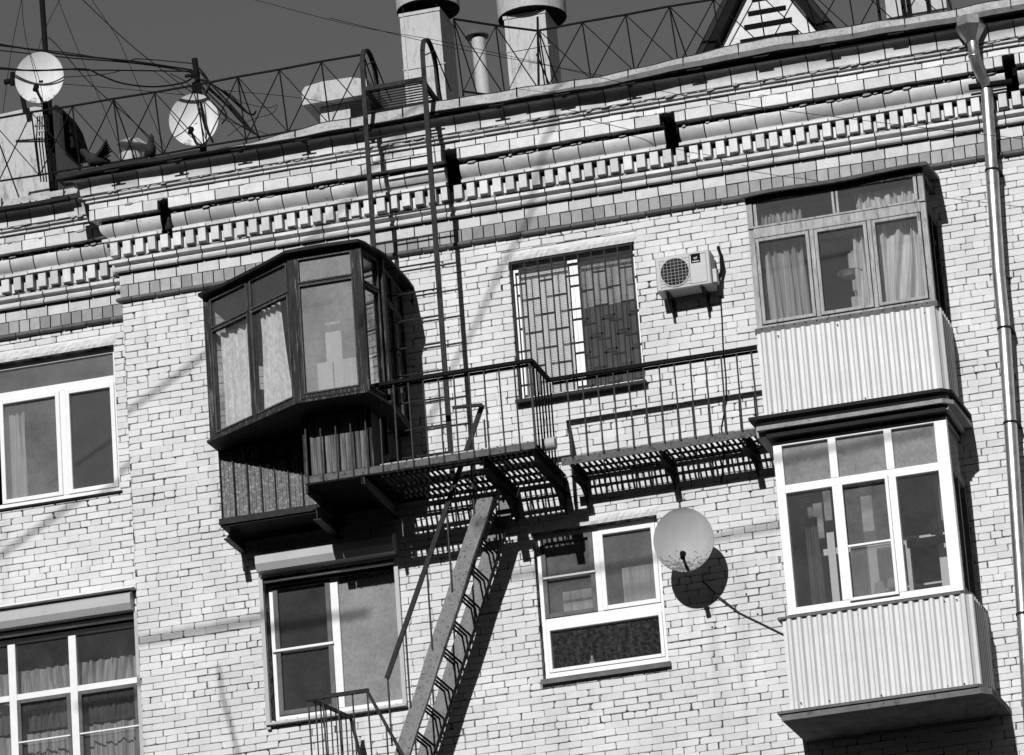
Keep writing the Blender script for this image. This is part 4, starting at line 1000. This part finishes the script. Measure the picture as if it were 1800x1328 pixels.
ccx, ccz = 2.219, az0+.322
pts = [(ccx+.017*math.cos(R(t)), ay-.006, ccz+.017*math.sin(R(t))) for t in range(-200, 60, 20)]
mb.tube(pts, .0032, 5); mb.box(2.183, 2.257, ay-.0065, ay-.0045, az0+.276, az0+.286); mb.lathe([(0, .0), (.006, 0), (.006, .002), (0, .002)], (ccx, ay-.005, ccz), (0, -1, 0), 8)
part(mb, 'emblem', M['white'], Ac)
mb = MB()
for i in range(6): mb.box(2.186+i*.012, 2.190+i*.012, ay-.0075, ay-.007, az0+.278, az0+.284)
part(mb, 'badge_lettering', M['logo'], Ac)
mb = MB(); frame(mb, 2.145, 2.335, az0+.03, az1-.03, ay-.003, ay, .004); part(mb, 'service_panel_seam', M['grey_metal'], Ac)
mb = MB()
for x in (1.87, 2.26):
    mb.box(x-.015, x+.015, ay-.03, -.002, az0-.025, az0-.003); mb.box(x-.012, x+.012, -.03, -.001, az0-.27, az0-.026); mb.bar((x, ay+.03, az0-.03), (x, -.02, az0-.22), .02, .02)
part(mb, 'bracket', M['iron'], Ac)
mb = MB(); mb.box(ax1+.001, ax1+.045, ay+.07, ay+.19, az0+.04, az0+.19); part(mb, 'valve_cover', M['plastic'], Ac)
mb = MB(); mb.tube([(ax1+.04, -.10, 20.70), (ax1+.07, -.06, 20.83), (ax1+.07, -.03, 21.0), (ax1+.045, -.02, 21.10), (ax1+.04, .02, 21.13)], .017, 8)
mb.tube([(ax1+.05, -.1, 20.75), (ax1+.09, -.07, 20.85), (ax1+.075, -.03, 21.02)], .014, 8)
part(mb, 'refrigerant_pipe', M['iron_dark'], Ac, True)
mb = MB(); p = [at(x, y, -.012) for x, y in ((1266, 520), (1269, 560), (1271, 610), (1276, 665), (1277, 705), (1268, 752), (1272, 800), (1268, 850))]; mb.tube(p, .008, 6)
solo(mb, 'wall_cable', M['cable'], 'thin dark cable running down the brick wall below the air conditioner', 'cable')
# ------------------------------------------------------------------ satellite dishes
def dish(name, label, c, normal, rad, mat, rust=None, arm=True, depth=.08, group=None, mount=None):
    T = thing(name, label, 'satellite dish', tuple(c), group); n = Vector(normal).normalized(); c = Vector(c)
    prof = []
    for i in range(9):
        r = rad*i/8; prof.append((r, depth*(r/rad)**2))
    prof += [(rad+.006, depth+.004), (rad+.008, depth-.006), (rad, depth-.010)]+[(rad*i/8, depth*(i/8)**2-.012) for i in range(7, -1, -1)]
    up = Vector((0, 0, 1)); dnv = (-(up-n*up.dot(n))).normalized()
    rm = MB().lathe(prof, c, n, 40); rm.v = [tuple(Vector(v)+dnv*((Vector(v)-c).dot(dnv)*.10)) for v in rm.v]
    part(rm, 'reflector', mat, T, True)
    e = c+dnv*rad*.98+n*depth; f_ = c+dnv*rad*.80+n*rad*1.15
    mb = MB(); mb.bar(c+dnv*rad*.9+n*depth*.6, f_, .025, .025); part(mb, 'arm', M['iron'], T)
    mb = MB(); u = (c+n*depth*.5-f_).normalized(); mb.tube([f_-u*.05, f_+u*.04], [.028, .024], 12); mb.tube([f_+u*.04, f_+u*.055], [.034, .034], 14); part(mb, 'receiver_head', M['iron_dark'], T)
    return T, c, n, dnv
T, c, n, dv = dish('satellite_dish', 'round pale satellite dish with rust specks right of the lower middle window', at(1203, 953, -.42), (.14, -1, -.02), .315, M['dish'])
mb = MB(); mb.tube([c-n*.01, c-n*.05, (c.x+.02, -.20, c.z-.10), (c.x+.02, -.002, c.z-.10)], .02, 10); mb.box(c.x-.03, c.x+.07, -.012, -.001, c.z-.16, c.z-.04)
part(mb, 'mount', M['iron'], T)
mb = MB(); mb.box(-.006, .006, -.006, .006, -.006, .006)
mb = MB(); mb.tube([at(1235, 1022, -.1), at(1262, 1048, -.05), at(1300, 1078, -.02), at(1335, 1095, -.02), at(1386, 1120, -.02)], .009, 6)
solo(mb, 'dish_cable', M['rod'], 'thin pale cable sloping over the bricks from the dish to the lower balcony', 'cable')
cL = at(72, 141, .25); cR = at(343, 215, .25)
T, c, n, dv = dish('satellite_dish', 'white weathered satellite dish at the top left corner in front of the vent block', cL, (.14, -1, -.02), .280, M['dish_white'], group=None)
mb = MB(); pb = at(78, 188, .33); mb.tube([(pb.x, .36, pb.z+.05), (pb.x+.05, .36, 23.05)], .035, 10); mb.bar(c-n*.01, (pb.x, .36, pb.z+.1), .05, .05); part(mb, 'pole', M['iron_dark'], T)
T, c, n, dv = dish('satellite_dish', 'white satellite dish with flaking stains below the cable mast', cR, (.14, -1, -.02), .280, M['dish_white'], group=None)
mb = MB(); pb = at(350, 260, .4); mb.bar(c-n*.01, (c.x, .42, c.z-.1), .05, .05); mb.tube([(c.x, .42, c.z+.05), (c.x+.03, .42, 23.1)], .03, 10); part(mb, 'pole', M['iron_dark'], T)
# ------------------------------------------------------------------ drain pipe
Dp = thing('drainpipe', 'shiny dented galvanised drainpipe with a hopper beside the right balconies', 'drainpipe', (5.4, -.2, 15))
pc = [(at(1776, 985+0, -.2)), at(1781, 870, -.2), at(1767, 720, -.2), at(1757, 585, -.2), at(1748, 400, -.2), at(1741, 280, -.2), at(1734, 160, -.2)]
pc = [at(1734+(y-155)*.066+(3 if y > 560 else 0), y, -.21) for y in (1420, 1200, 1050, 900, 742, 740, 580, 480, 476, 390, 298, 296, 158)]
rad_ = [.068, .068, .068, .068, .071, .066, .07, .069, .069, .067, .072, .066, .064]
mb = MB(); mb.tube(pc, rad_, 22); tube = part(mb, 'pipe', M['galv'], Dp, True)
mb = MB()
for y in (300, 578, 744, 1080):
    p = at(1734+(y-155)*.066+(3 if y > 560 else 0), y, -.21); mb.tube([p+Vector((0, 0, .012)), p-Vector((0, 0, .012))], .076, 22); mb.box(p.x+.05, p.x+.09, -.21, -.005, p.z-.01, p.z+.01)
part(mb, 'clamp', M['dark_metal'], Dp)
mb = MB(); p0 = at(1711, 84, -.42); p1 = at(1713, 100, -.40); p2 = at(1718, 118, -.33); p3 = at(1727, 136, -.25); p4 = at(1734, 152, -.21)
mb.tube([p0+Vector((0, 0, .06)), p0, p1, p2, p3, p4], [.062, .060, .062, .066, .062, .056], 18); part(mb, 'elbow', M['galv'], Dp, True)
cf = p0+Vector((-.01, 0, .06))
mb = MB(); mb.lathe([(.065, 0), (.17, .17), (.17, .27), (.165, .27), (.165, .18), (.06, .01)], cf, (0, 0, 1), 8); part(mb, 'hopper', M['galv'], Dp)
mb = MB(); q = at(1738, 145, -.22); mb.tube([(q.x-.22, -.22, q.z-.02), (q.x+.25, -.20, q.z-.03)], .035, 10); part(mb, 'collar_bar', M['iron_dark'], Dp)
mb = MB()
for y in range(9):
    p = Vector(p1).lerp(Vector(p3), y/8); mb.tube([p-Vector((0, 0, .003)), p+Vector((0, 0, .003))], .070, 16)
part(mb, 'ribs', M['galv'], Dp, True)
# ------------------------------------------------------------------ roof railing (braced)
def truss(label, P, Q, zb, zt, pitch, lean=(0, .12)):
    T = thing('roof_railing', label, 'railing', tuple(P)+(zb,), 'braced iron railings along the roof edge')
    P, Q = Vector(P), Vector(Q); L = (Q-P).length; n = round(L/pitch); mb = MB(); md = MB(); mp = MB()
    top = [P.lerp(Q, i/n) for i in range(n+1)]
    Tt = [Vector((p.x, p.y, zt+wav(p.x, 5)*.6)) for p in top]; Bt = [Vector((p.x+.02, p.y+lean[1], zb+wav(p.x, 6)*.6)) for p in top]
    for i in range(n):
        mb.bar(Tt[i], Tt[i+1], .02, .02); mb.bar(Bt[i], Bt[i+1], .018, .018)
        md.bar(Tt[i], Bt[i+1], .010, .010); md.bar(Bt[i]+Vector((0, .012, 0)), Tt[i+1]+Vector((0, .012, 0)), .010, .010)
    for i in range(n+1): mp.bar(Tt[i], Bt[i], .014, .014, (0, 1, 0))
    for i in range(0, n+1, 3): mp.bar(Bt[i], Bt[i]+Vector((0, .0, -.35)), .018, .018, (0, 1, 0)); mp.bar(Tt[i], Bt[i]+Vector((0.1, .55, -.2)), .012, .012)
    part(mb, 'rail', M['iron_dark'], T); part(mp, 'post', M['iron_dark'], T); part(md, 'brace', M['iron_dark'], T)
tp = at(129, 197, 0); pz_ = (at(571, 104, 0).x-at(129, 197, 0).x)/6.0
truss('braced iron roof railing at the left between the dishes and the roof ladder', (tp.x-pz_*2+.0, 0), (tp.x+pz_*7-.05, 0), 23.36, 24.08, pz_)
a = at(797, 36, -.1); b_ = at(944, 51, .62)
truss('short braced railing section turned inwards beside the roof ladder', (a.x, -.1), (b_.x, .62), 23.45, (a.z+b_.z)/2, .50)
a = at(948, 63, .2); b2_ = at(1156, 7, .2)
truss('braced iron roof railing at the right behind the eave and before the dormer', (a.x, .2), (a.x+pz_*9, .2), 23.45, (a.z+b2_.z)/2, pz_)
mb = MB(); mb.tube([at(945, 30, .3), at(947, 155, .3)], .014, 6); mb.tube([at(943, 95, .3), at(966, 150, .45)], .010, 6)
solo(mb, 'roof_post', M['iron_dark'], 'thin upright rod where the two roof railings meet', 'post')
# ------------------------------------------------------------------ chimneys, vents, dormer
def hood(mb, c, r, h0, h1, n=28): mb.lathe([(r*.97, 0), (r, 0), (r*1.01, h0), (r*.6, h0+h1*.6), (0, h0+h1)], c, (0, 0, 1), n); mb.lathe([(0, .01), (r*.97, .0)], c, (0, 0, 1), n)
def chimney(label, xl_, xm_, dpt, Y, zb, zt, hr, hz):
    T = thing('roof_vent_shaft', label, 'chimney', (xl_, Y, zb), 'square metal vent shafts with round hoods')
    mb = MB(); mb.hexa([(xl_+.02, Y, zb), (xm_+.02, Y, zb), (xm_+.02, Y+dpt, zb), (xl_+.02, Y+dpt, zb), (xl_, Y, zt), (xm_, Y, zt), (xm_, Y+dpt, zt), (xl_, Y+dpt, zt)])
    part(mb, 'shaft', M['vent_metal'], T)
    mb = MB(); mb.bar((xl_+.06, Y-.006, zb), (xl_+.045, Y-.006, zt), .012, .012, (0, 1, 0)); mb.box(xl_-.01, xm_+.01, Y-.012, Y+dpt+.01, zt-.04, zt)
    for z in (zb+.6, zb+1.25): mb.box(xl_-.0, xm_+.03, Y-.010, Y+.002, z, z+.012)
    part(mb, 'seam', M['vent_metal'], T)
    mb = MB()
    for (dx, dy) in ((.04, .04), (xm_-xl_-.04, .04), (.04, dpt-.04), (xm_-xl_-.04, dpt-.04)): mb.tube([(xl_+dx, Y+dy, zt), (xl_+dx, Y+dy, hz+.02)], .012, 6)
    split(mb, 'hood_leg', M['iron_dark'], T)
    mb = MB(); hood(mb, ((xl_+xm_)/2+.03, Y+dpt/2, hz), hr, .40, .25); part(mb, 'hood', M['vent_metal'], T, True)
    mb = MB(); mb.lathe([(0, -.004), (hr*.985, -.012), (hr*1.0, .02)], ((xl_+xm_)/2+.03, Y+dpt/2, hz), (0, 0, 1), 28); part(mb, 'hood_shade_disc', M['iron_dark'], T)  # black disc paints the shade under the pale hood
chimney('left square metal vent shaft with a round hood behind the ladder hoops', -1.41, -.93, .58, 1.5, 23.2, 25.16, .37, 25.27)
chimney('right square metal vent shaft with a round hood behind the inward railing', -.17, .32, .52, 1.5, 23.2, 24.90, .40, 24.93)
T = thing('vent_pipe', 'slim pale vent pipe with a small conical cap between the two shafts', 'vent', (-.35, 1.0, 23.2))
mb = MB(); mb.tube([(-.335, 1, 23.2), (-.36, 1, 24.46)], .082, 18); part(mb, 'pipe', M['vent_metal'], T, True)
mb = MB(); mb.lathe([(.0, .0), (.135, -.03), (.138, -.018), (.05, .05), (0, .065)], (-.375, 1, 24.52), (0, 0, 1), 20); part(mb, 'cap', M['grey_metal'], T)
mb = MB(); mb.tube([(-.375, 1, 24.42), (-.375, 1, 24.52)], .04, 8); part(mb, 'cap_stem', M['iron_dark'], T)
T = thing('roof_vent_box', 'wide pale rounded vent box left of the roof ladder', 'vent', (-2.2, 1.5, 23.2))
mb = MB(); mb.box(-2.44, -1.93, 1.5, 2.0, 23.2, 24.17); part(mb, 'box', M['vent_metal'], T)
mb = MB(); mb.prism([(-2.60, 24.18), (-1.80, 24.18), (-1.80, 24.36), (-2.0, 24.42), (-2.35, 24.43), (-2.56, 24.40), (-2.60, 24.34)], 1.35, 2.15); part(mb, 'hood', M['vent_metal'], T)
mb = MB(); mb.box(-1.99, -1.74, 1.2, 1.5, 23.2, 24.02); part(mb, 'side_box', M['iron_dark'], T)
# left vent block
T = thing('roof_vent_block', 'big pale metal roof block with a black arched side at the top left', 'vent', (-6, 1.2, 23.1))
mb = MB(); mb.prism([(-7.2, 23.1), (-5.50, 23.1), (-5.54, 24.56), (-5.58, 24.60), (-7.2, 24.52)], 1.0, 1.8); part(mb, 'block', M['vent_metal'], T)
mb = MB(); pts = [at(px, py, 1.45) for px, py in ((84, 200), (102, 188), (110, 192), (122, 212), (131, 240), (135, 263), (119, 265), (119, 325), (84, 325))]
mb.prism([(p.x, p.z) for p in pts], 1.38, 1.9); part(mb, 'arched_side', M['iron_dark'], T)
mb = MB(); mb.bar((-5.54, .985, 23.1), (-5.58, .985, 24.5), .02, .02, (0, 1, 0)); part(mb, 'seam', M['grey_metal'], T)
T = thing('roof_vent_hood', 'small round vent with a tilted conical hood behind the pigeons', 'vent', (-4.4, .6, 23.1))
a = at(232, 290, .6)
mb = MB(); mb.tube([(a.x, .6, 23.0), (a.x-.01, .6, 23.62)], .13, 20); part(mb, 'pipe', M['vent_metal'], T, True)
mb = MB(); cc = at(236, 259, .6); mb.lathe([(.0, .0), (.20, .0), (.21, .012), (.1, .085), (.05, .09), (0, .095)], cc, (.22, -.05, 1), 24); part(mb, 'hood', M['roof_metal'], T)
# dormer
T = thing('dormer', 'triangular white brick dormer with black slats and dark gable boards', 'dormer', (2.95, .8, 23.1))
apx = 3.02; zb_, hw, zap = 23.25, .86, 24.75
mb = MB(); mb.prism([(apx-hw, zb_), (apx+hw, zb_), (apx, zap)], .86, 2.2); part(mb, 'gable', M['plaster'], T)
mb = MB()
for (z, h) in ((23.62, .055), (23.78, .06), (23.95, .055), (24.11, .05), (24.27, .05)):
    ww = hw*(zap-z)/(zap-zb_)*.62; mb.box(apx-ww+.02, apx+ww, .845, .87, z, z+h)
split(mb, 'slot', M['hole'], T)
mb = MB()
for s in (-1, 1):
    a = Vector((apx+s*(hw+.22), .78, zb_-.12)); b_ = Vector((apx, .78, zap+.14))
    mb.bar(a, b_, .16, .13, (0, 1, 0))
split(mb, 'gable_board', M['iron_dark'], T)
mb = MB()
for s in (-1, 1):
    mb.hexa([(apx+s*(hw+.28), .7, zb_-.14), (apx+s*(hw+.24), .7, zb_-.17), (apx+s*(hw+.24), 2.4, zb_-.17), (apx+s*(hw+.28), 2.4, zb_-.14), (apx+s*.02, .7, zap+.26), (apx, .7, zap+.20), (apx, 2.4, zap+.20), (apx+s*.02, 2.4, zap+.26)])
part(mb, 'roof', M['dark_metal'], T)
T = thing('mushroom_vent', 'low metal mushroom vent just right of the dormer', 'vent', (3.6, 1.4, 23.3))
a = at(1432, 62, 1.2)
mb = MB(); mb.tube([(a.x, 1.2, 23.2), (a.x, 1.2, a.z+.1)], .10, 16); part(mb, 'pipe', M['grey_metal'], T, True)
mb = MB(); mb.lathe([(.0, .0), (.19, .0), (.19, .02), (.0, .17)], (a.x, 1.2, a.z+.11), (0, 0, 1), 18); part(mb, 'cap', M['vent_metal'], T)
T = thing('roof_box', 'small square white shaft at the top right corner of the roof', 'chimney', (4.5, .6, 23.1))
a = at(1568, 30, .8); mb = MB(); mb.box(a.x-.06, a.x+.62, .8, 1.2, 23.1, 24.0); part(mb, 'shaft', M['vent_metal'], T)
mb = MB()
for dx in (-.1, .17, .23, .45): mb.tube([(a.x+dx, .70, 23.1), (a.x+dx-.03, .70, 24.1)], .018, 6)
split(mb, 'rod', M['iron_dark'], T)
# ------------------------------------------------------------------ mast, poles, wires
mb = MB(); p0 = at(342, 104, .3); p1_ = at(352, 175, .3); mb.tube([p1_+Vector((.02, 0, -.9)), p1_, p0], [.032, .034, .036], 10)
mb.tube([p0+Vector((0, 0, -.16)), p0+Vector((0, 0, -.22))], .055, 8); mb.bar(p0+Vector((-.12, -.02, -.2)), p0+Vector((.03, 0, -.2)), .03, .03); mb.tube([p0+Vector((0, 0, -.30)), p0+Vector((0, 0, -.42))], .05, 8)
solo(mb, 'cable_mast', M['iron_dark'], 'dark post carrying the bundle of cables above the right roof dish', 'mast')
mb = MB(); p0 = at(71, -40, .9); p1_ = at(80, 90, .9); mb.tube([p1_+Vector((.05, 0, -1.9)), p1_, p0], .034, 10)
solo(mb, 'antenna_pole', M['iron_dark'], 'tall dark pole rising behind the top left dish', 'mast')
mb = MB(); mb.tube([at(36, 150, .9), at(45, 200, .9)], .03, 8); mb.tube([at(22, 128, .9), at(22, 150, .9)], .03, 10); mb.tube([at(8, 145, .9), at(30, 140, .9)], .035, 8); solo(mb, 'antenna_bracket', M['iron_dark'], 'dark bracket and fitting half hidden behind the left edge of the top left dish', 'bracket')
def wire(pts, r, Ys, label, group, name='cable'):
    n = len(pts); P = []
    ctl = [at(p[0], p[1], Ys[0]+(Ys[1]-Ys[0])*i/(n-1)) for i, p in enumerate(pts)]
    ctl = [2*ctl[0]-ctl[1]]+ctl+[2*ctl[-1]-ctl[-2]]
    for i in range(1, n):
        a, b, c, d = ctl[i-1:i+3]
        for k in range(6):
            t = k/6; P.append(.5*((2*b)+(c-a)*t+(2*a-5*b+4*c-d)*t*t+(3*b-a-3*c+d)*t**3))
    P.append(ctl[-2])
    solo(MB().tube(P, r, 5), name, M['cable'], label, 'cable', group)
gB = 'black cables strung to the cable mast'
wire([(-40, 70), (8, 80), (120, 97), (230, 108), (300, 118), (338, 124)], .012, (.2, .3), 'thick cable bundle from the left edge to the mast top, uppermost', gB)
wire([(-40, 74), (8, 82), (110, 92), (215, 108), (245, 104), (338, 112)], .007, (.3, .3), 'cable from the left edge that rises to a kink just before the mast top', gB)
wire([(-40, 84), (8, 90), (120, 102), (220, 110), (290, 119), (336, 128)], .008, (.25, .3), 'cable hanging just under the thick bundle left of the mast', gB)
wire([(-40, 118), (8, 120), (60, 125), (110, 122), (152, 124), (200, 124), (270, 125), (335, 126)], .009, (.0, .25), 'level cable crossing the top left dish to the mast', gB)
wire([(-40, 120), (8, 122), (40, 124), (90, 124), (150, 122), (175, 132), (215, 147), (270, 153), (322, 146), (345, 132)], .011, (.0, .2), 'sagging thick cable crossing the top left dish and dipping before the mast', gB)
wire([(110, 136), (150, 134), (190, 130), (215, 124)], .005, (.1, .2), 'short thin cable lashed under the level one', gB)
gG = 'thin guy wires crossing the sky'
for (pp, lb, r, Y) in [(((40, -10), (20, 90), (5, 200)), 'guy wire dropping steeply along the left edge of the picture', .004, 1.0),
                    (((38, -10), (44, 60), (70, 170), (95, 330)), 'guy wire crossing the top left dish from top to bottom', .004, .1),
                    (((105, 0), (80, 50), (65, 95)), 'short guy wire left of the tall pole rising to the right', .004, .9),
                    (((84, 66), (100, 80), (160, 148), (230, 210), (325, 300)), 'guy wire from the tall pole down right past the railing', .006, .8),
                    (((100, -5), (140, 95), (182, 190), (215, 270)), 'guy wire from the top edge down to the small hooded vent', .004, .5),
                    (((140, -5), (225, 75), (300, 135), (340, 165)), 'guy wire sloping from the top edge to the mast foot', .006, .7),
                    (((160, -2), (205, 65), (230, 120), (290, 260)), 'guy wire from the top edge passing left of the mast', .004, .6),
                    (((110, 148), (230, 158), (330, 168)), 'thin straight wire from the left dish towards the mast dish', .004, .3),
                    (((440, -2), (620, 45), (760, 70), (900, 100), (1200, 168), (1500, 210), (1800, 245)), 'long thin wire sloping across the whole roof line and cornice', .0035, -.9),
                    (((580, 32), (700, 62), (800, 85), (960, 115), (1120, 145)), 'thin wire passing behind the ladder hoops to the eave', .004, .3),
                    (((380, 158), (530, 173), (640, 195)), 'thin wire right of the mast towards the vent box', .004, .8),
                    (((270, 125), (370, 200), (470, 236)), 'thin wire crossing behind the right roof dish', .004, .8)]:
    wire(pp, r, (Y, Y), lb, gG, 'guy_wire')
gS = 'cables spanning the street in front of the facade'
def street(pts, t, r_, label, ext=(3.0, .4)):
    P = [at(px, py, Yw)-SUN*t for (px, py, Yw) in pts]
    P = [P[0]+(P[0]-P[1]).normalized()*ext[0]]+P+[P[-1]+(P[-1]-P[-2]).normalized()*ext[1]]
    solo(MB().tube(P, r_, 6), 'street_cable', M['cable'], label, 'cable', gS)
street([(8, 972, REC), (120, 893, REC), (215, 828, REC), (240, 714, 0), (300, 670, 0), (368, 620, 0)][:3]+[(300, 670, 0), (368, 620, 0)], 12, .021, 'cable over the street whose soft shadow falls beside the left glazed balcony')
street([(994, 183, -.25), (953, 288, -.12), (925, 400, 0), (884, 465, 0), (838, 570, 0), (801, 637, 0), (760, 730, 0)], 12, .020, 'cable over the street whose soft shadow crosses the cornice and runs behind the ladder')
street([(739, 223, -.25), (634, 342, -.1), (580, 406, 0)], 12, .018, 'cable over the street whose soft shadow crosses the cornice above the left balcony', (1.5, .8))
street([(236, 1130, 0), (300, 1118, 0), (455, 1090, 0)], 15, .030, 'thick cable over the street shading the bricks left of the shuttered window', (1, 1.2))
street([(955, 1003, 0), (1150, 968, 0), (1362, 926, 0)], 15, .024, 'thick cable over the street shading the bricks around the lower dish', (.5, 2))
street([(386, 1180, 0), (391, 1225, 0), (404, 1268, 0), (421, 1335, 0)], 9.5, .015, 'loose cable end hanging over the street before the bottom of the wall', (.05, 2))
gT = 'tangle of black cables running down from the mast to the eave'
tangle = [((352, 122), (372, 150), (400, 180), (440, 232)), ((355, 130), (380, 158), (415, 195), (447, 236)), ((350, 138), (385, 170), (420, 205), (452, 238)), ((356, 140), (390, 160), (430, 195), (444, 202), (450, 196)),
          ((352, 150), (372, 178), (405, 210), (445, 234)), ((350, 120), (362, 135), (368, 150), (362, 165)), ((354, 150), (372, 170), (392, 190), (398, 205), (390, 218)), ((350, 160), (356, 200), (362, 225), (374, 250)),
          ((352, 128), (378, 152), (405, 168), (437, 200)), ((365, 155), (395, 182), (425, 215), (455, 240))]
tl = ['outermost', 'second', 'third', 'looped end', 'straight inner', 'small hook beside the mast', 'curl above the dish', 'thick one over the dish rim', 'upper short', 'lowest']
for i, (pp, lb) in enumerate(zip(tangle, tl)):
    wire(pp, .016 if i == 7 else .009+.003*(i % 2), (.25, .1), 'cable of the tangle right of the mast, '+lb, gT)
wire([(300, 130), (335, 152), (350, 200), (358, 235), (365, 250)], .006, (.2, .1), 'thin cable hanging in front of the right roof dish', gT)
wire([(405, 165), (425, 180), (470, 190), (487, 185), (478, 200), (440, 212), (400, 240)], .004, (.3, .2), 'thin looping wire right of the cable tangle', gT)
# cable lashed on the left pole
mb = MB()
for i in range(5): mb.tube([at(66+i*4, 205, .2), at(64+i*5, 250, .15), at(72+i*5, 320, .1)], .008, 5)
solo(mb, 'cable_bundle', M['cable'], 'dark cable bundle strapped down the pole of the top left dish', 'cable')
mb = MB()
for (px, py) in ((68, 222), (72, 232), (66, 243)): mb.tube([at(px-8, py, .12), at(px+8, py-2, .12)], .014, 6)
solo(mb, 'insulator_cluster', M['vent_metal'], 'pale insulators clamped beside the left dish pole', 'insulator')
# ------------------------------------------------------------------ pigeons
def pigeon(label, c, s, head, wing=False, mat='pigeon'):
    c = Vector(c); head = Vector(head).normalized(); mb = MB(); body = []
    rings = [(-.15, .014), (-.10, .035), (-.05, .062), (.0, .078), (.05, .074), (.085, .055), (.105, .040), (.125, .040), (.145, .036), (.158, .022), (.170, .006)]
    pts = [c+head*t*s+Vector((0, 0, 1))*s*(.0 if t < .05 else (t-.05)*.9) for t, r in rings]
    mb.tube(pts, [r*s for t, r in rings], 12)
    T = thing('pigeon', label, 'pigeon', tuple(c)); b = part(mb, 'body', M[mat], T, True)
    side = head.cross(Vector((0, 0, 1))).normalized()
    mb = MB()
    for k in (-1, 1):
        if wing:
            for f in range(6):
                e = c+side*k*(.05+.028*f)*s*1.2+Vector((0, 0, .10+.03*f*(1 if k > 0 else .4)))*s-head*(.16-.015*f)*s
                mb.tube([c+side*k*.04*s+head*.03*s, (c+side*k*.05*s+e)*.5, e], [.022*s, .02*s, .008*s], 5)
        else: mb.tube([c+head*.05*s+side*k*.045*s, c-head*.04*s+side*k*.05*s, c-head*.15*s+side*k*.02*s], [.02*s, .032*s, .008*s], 8)
    part(mb, 'wing', M[mat], T, True)
    mb = MB()
    for k in (-1, 1): mb.tube([c+side*k*.02*s-Vector((0, 0, .05*s)), c+side*k*.02*s-Vector((0, 0, .09*s))], .006*s, 5)
    split(mb, 'leg', M['pigeon_pale'], T)
a = at(170, 282, -.35); pigeon('pigeon fluttering with spread wings on the left roof corner', a, 1.05, (-.8, -.4, .1), True, 'pigeon')
mb = MB(); a = at(160, 280, -.40); 
a = at(264, 268, -.33); pigeon('dark pigeon sitting upright on the roof edge beside the small hooded vent', a, .85, (.35, -.6, .55))
a = at(297, 395, -.10); pigeon('pigeon peeping out of the left hole in the cornice', (a.x, -.10, 22.36), .62, (.3, -.8, .3))
# wall details: stray bolts and plugs
mb = MB()
for (px, py) in ((1277, 970), (1262, 935), (1332, 1080), (1252, 1103), (1275, 1102), (1312, 1045)): 
    p = at(px, py, -.004); mb.lathe([(0, .01), (.009, .009), (.012, 0)], p, (0, -1, 0), 8)
split(mb, 'wall_plug', M['grime'], B)
for o in list(bpy.data.objects):
    if 'origin' in o.keys(): del o['origin']
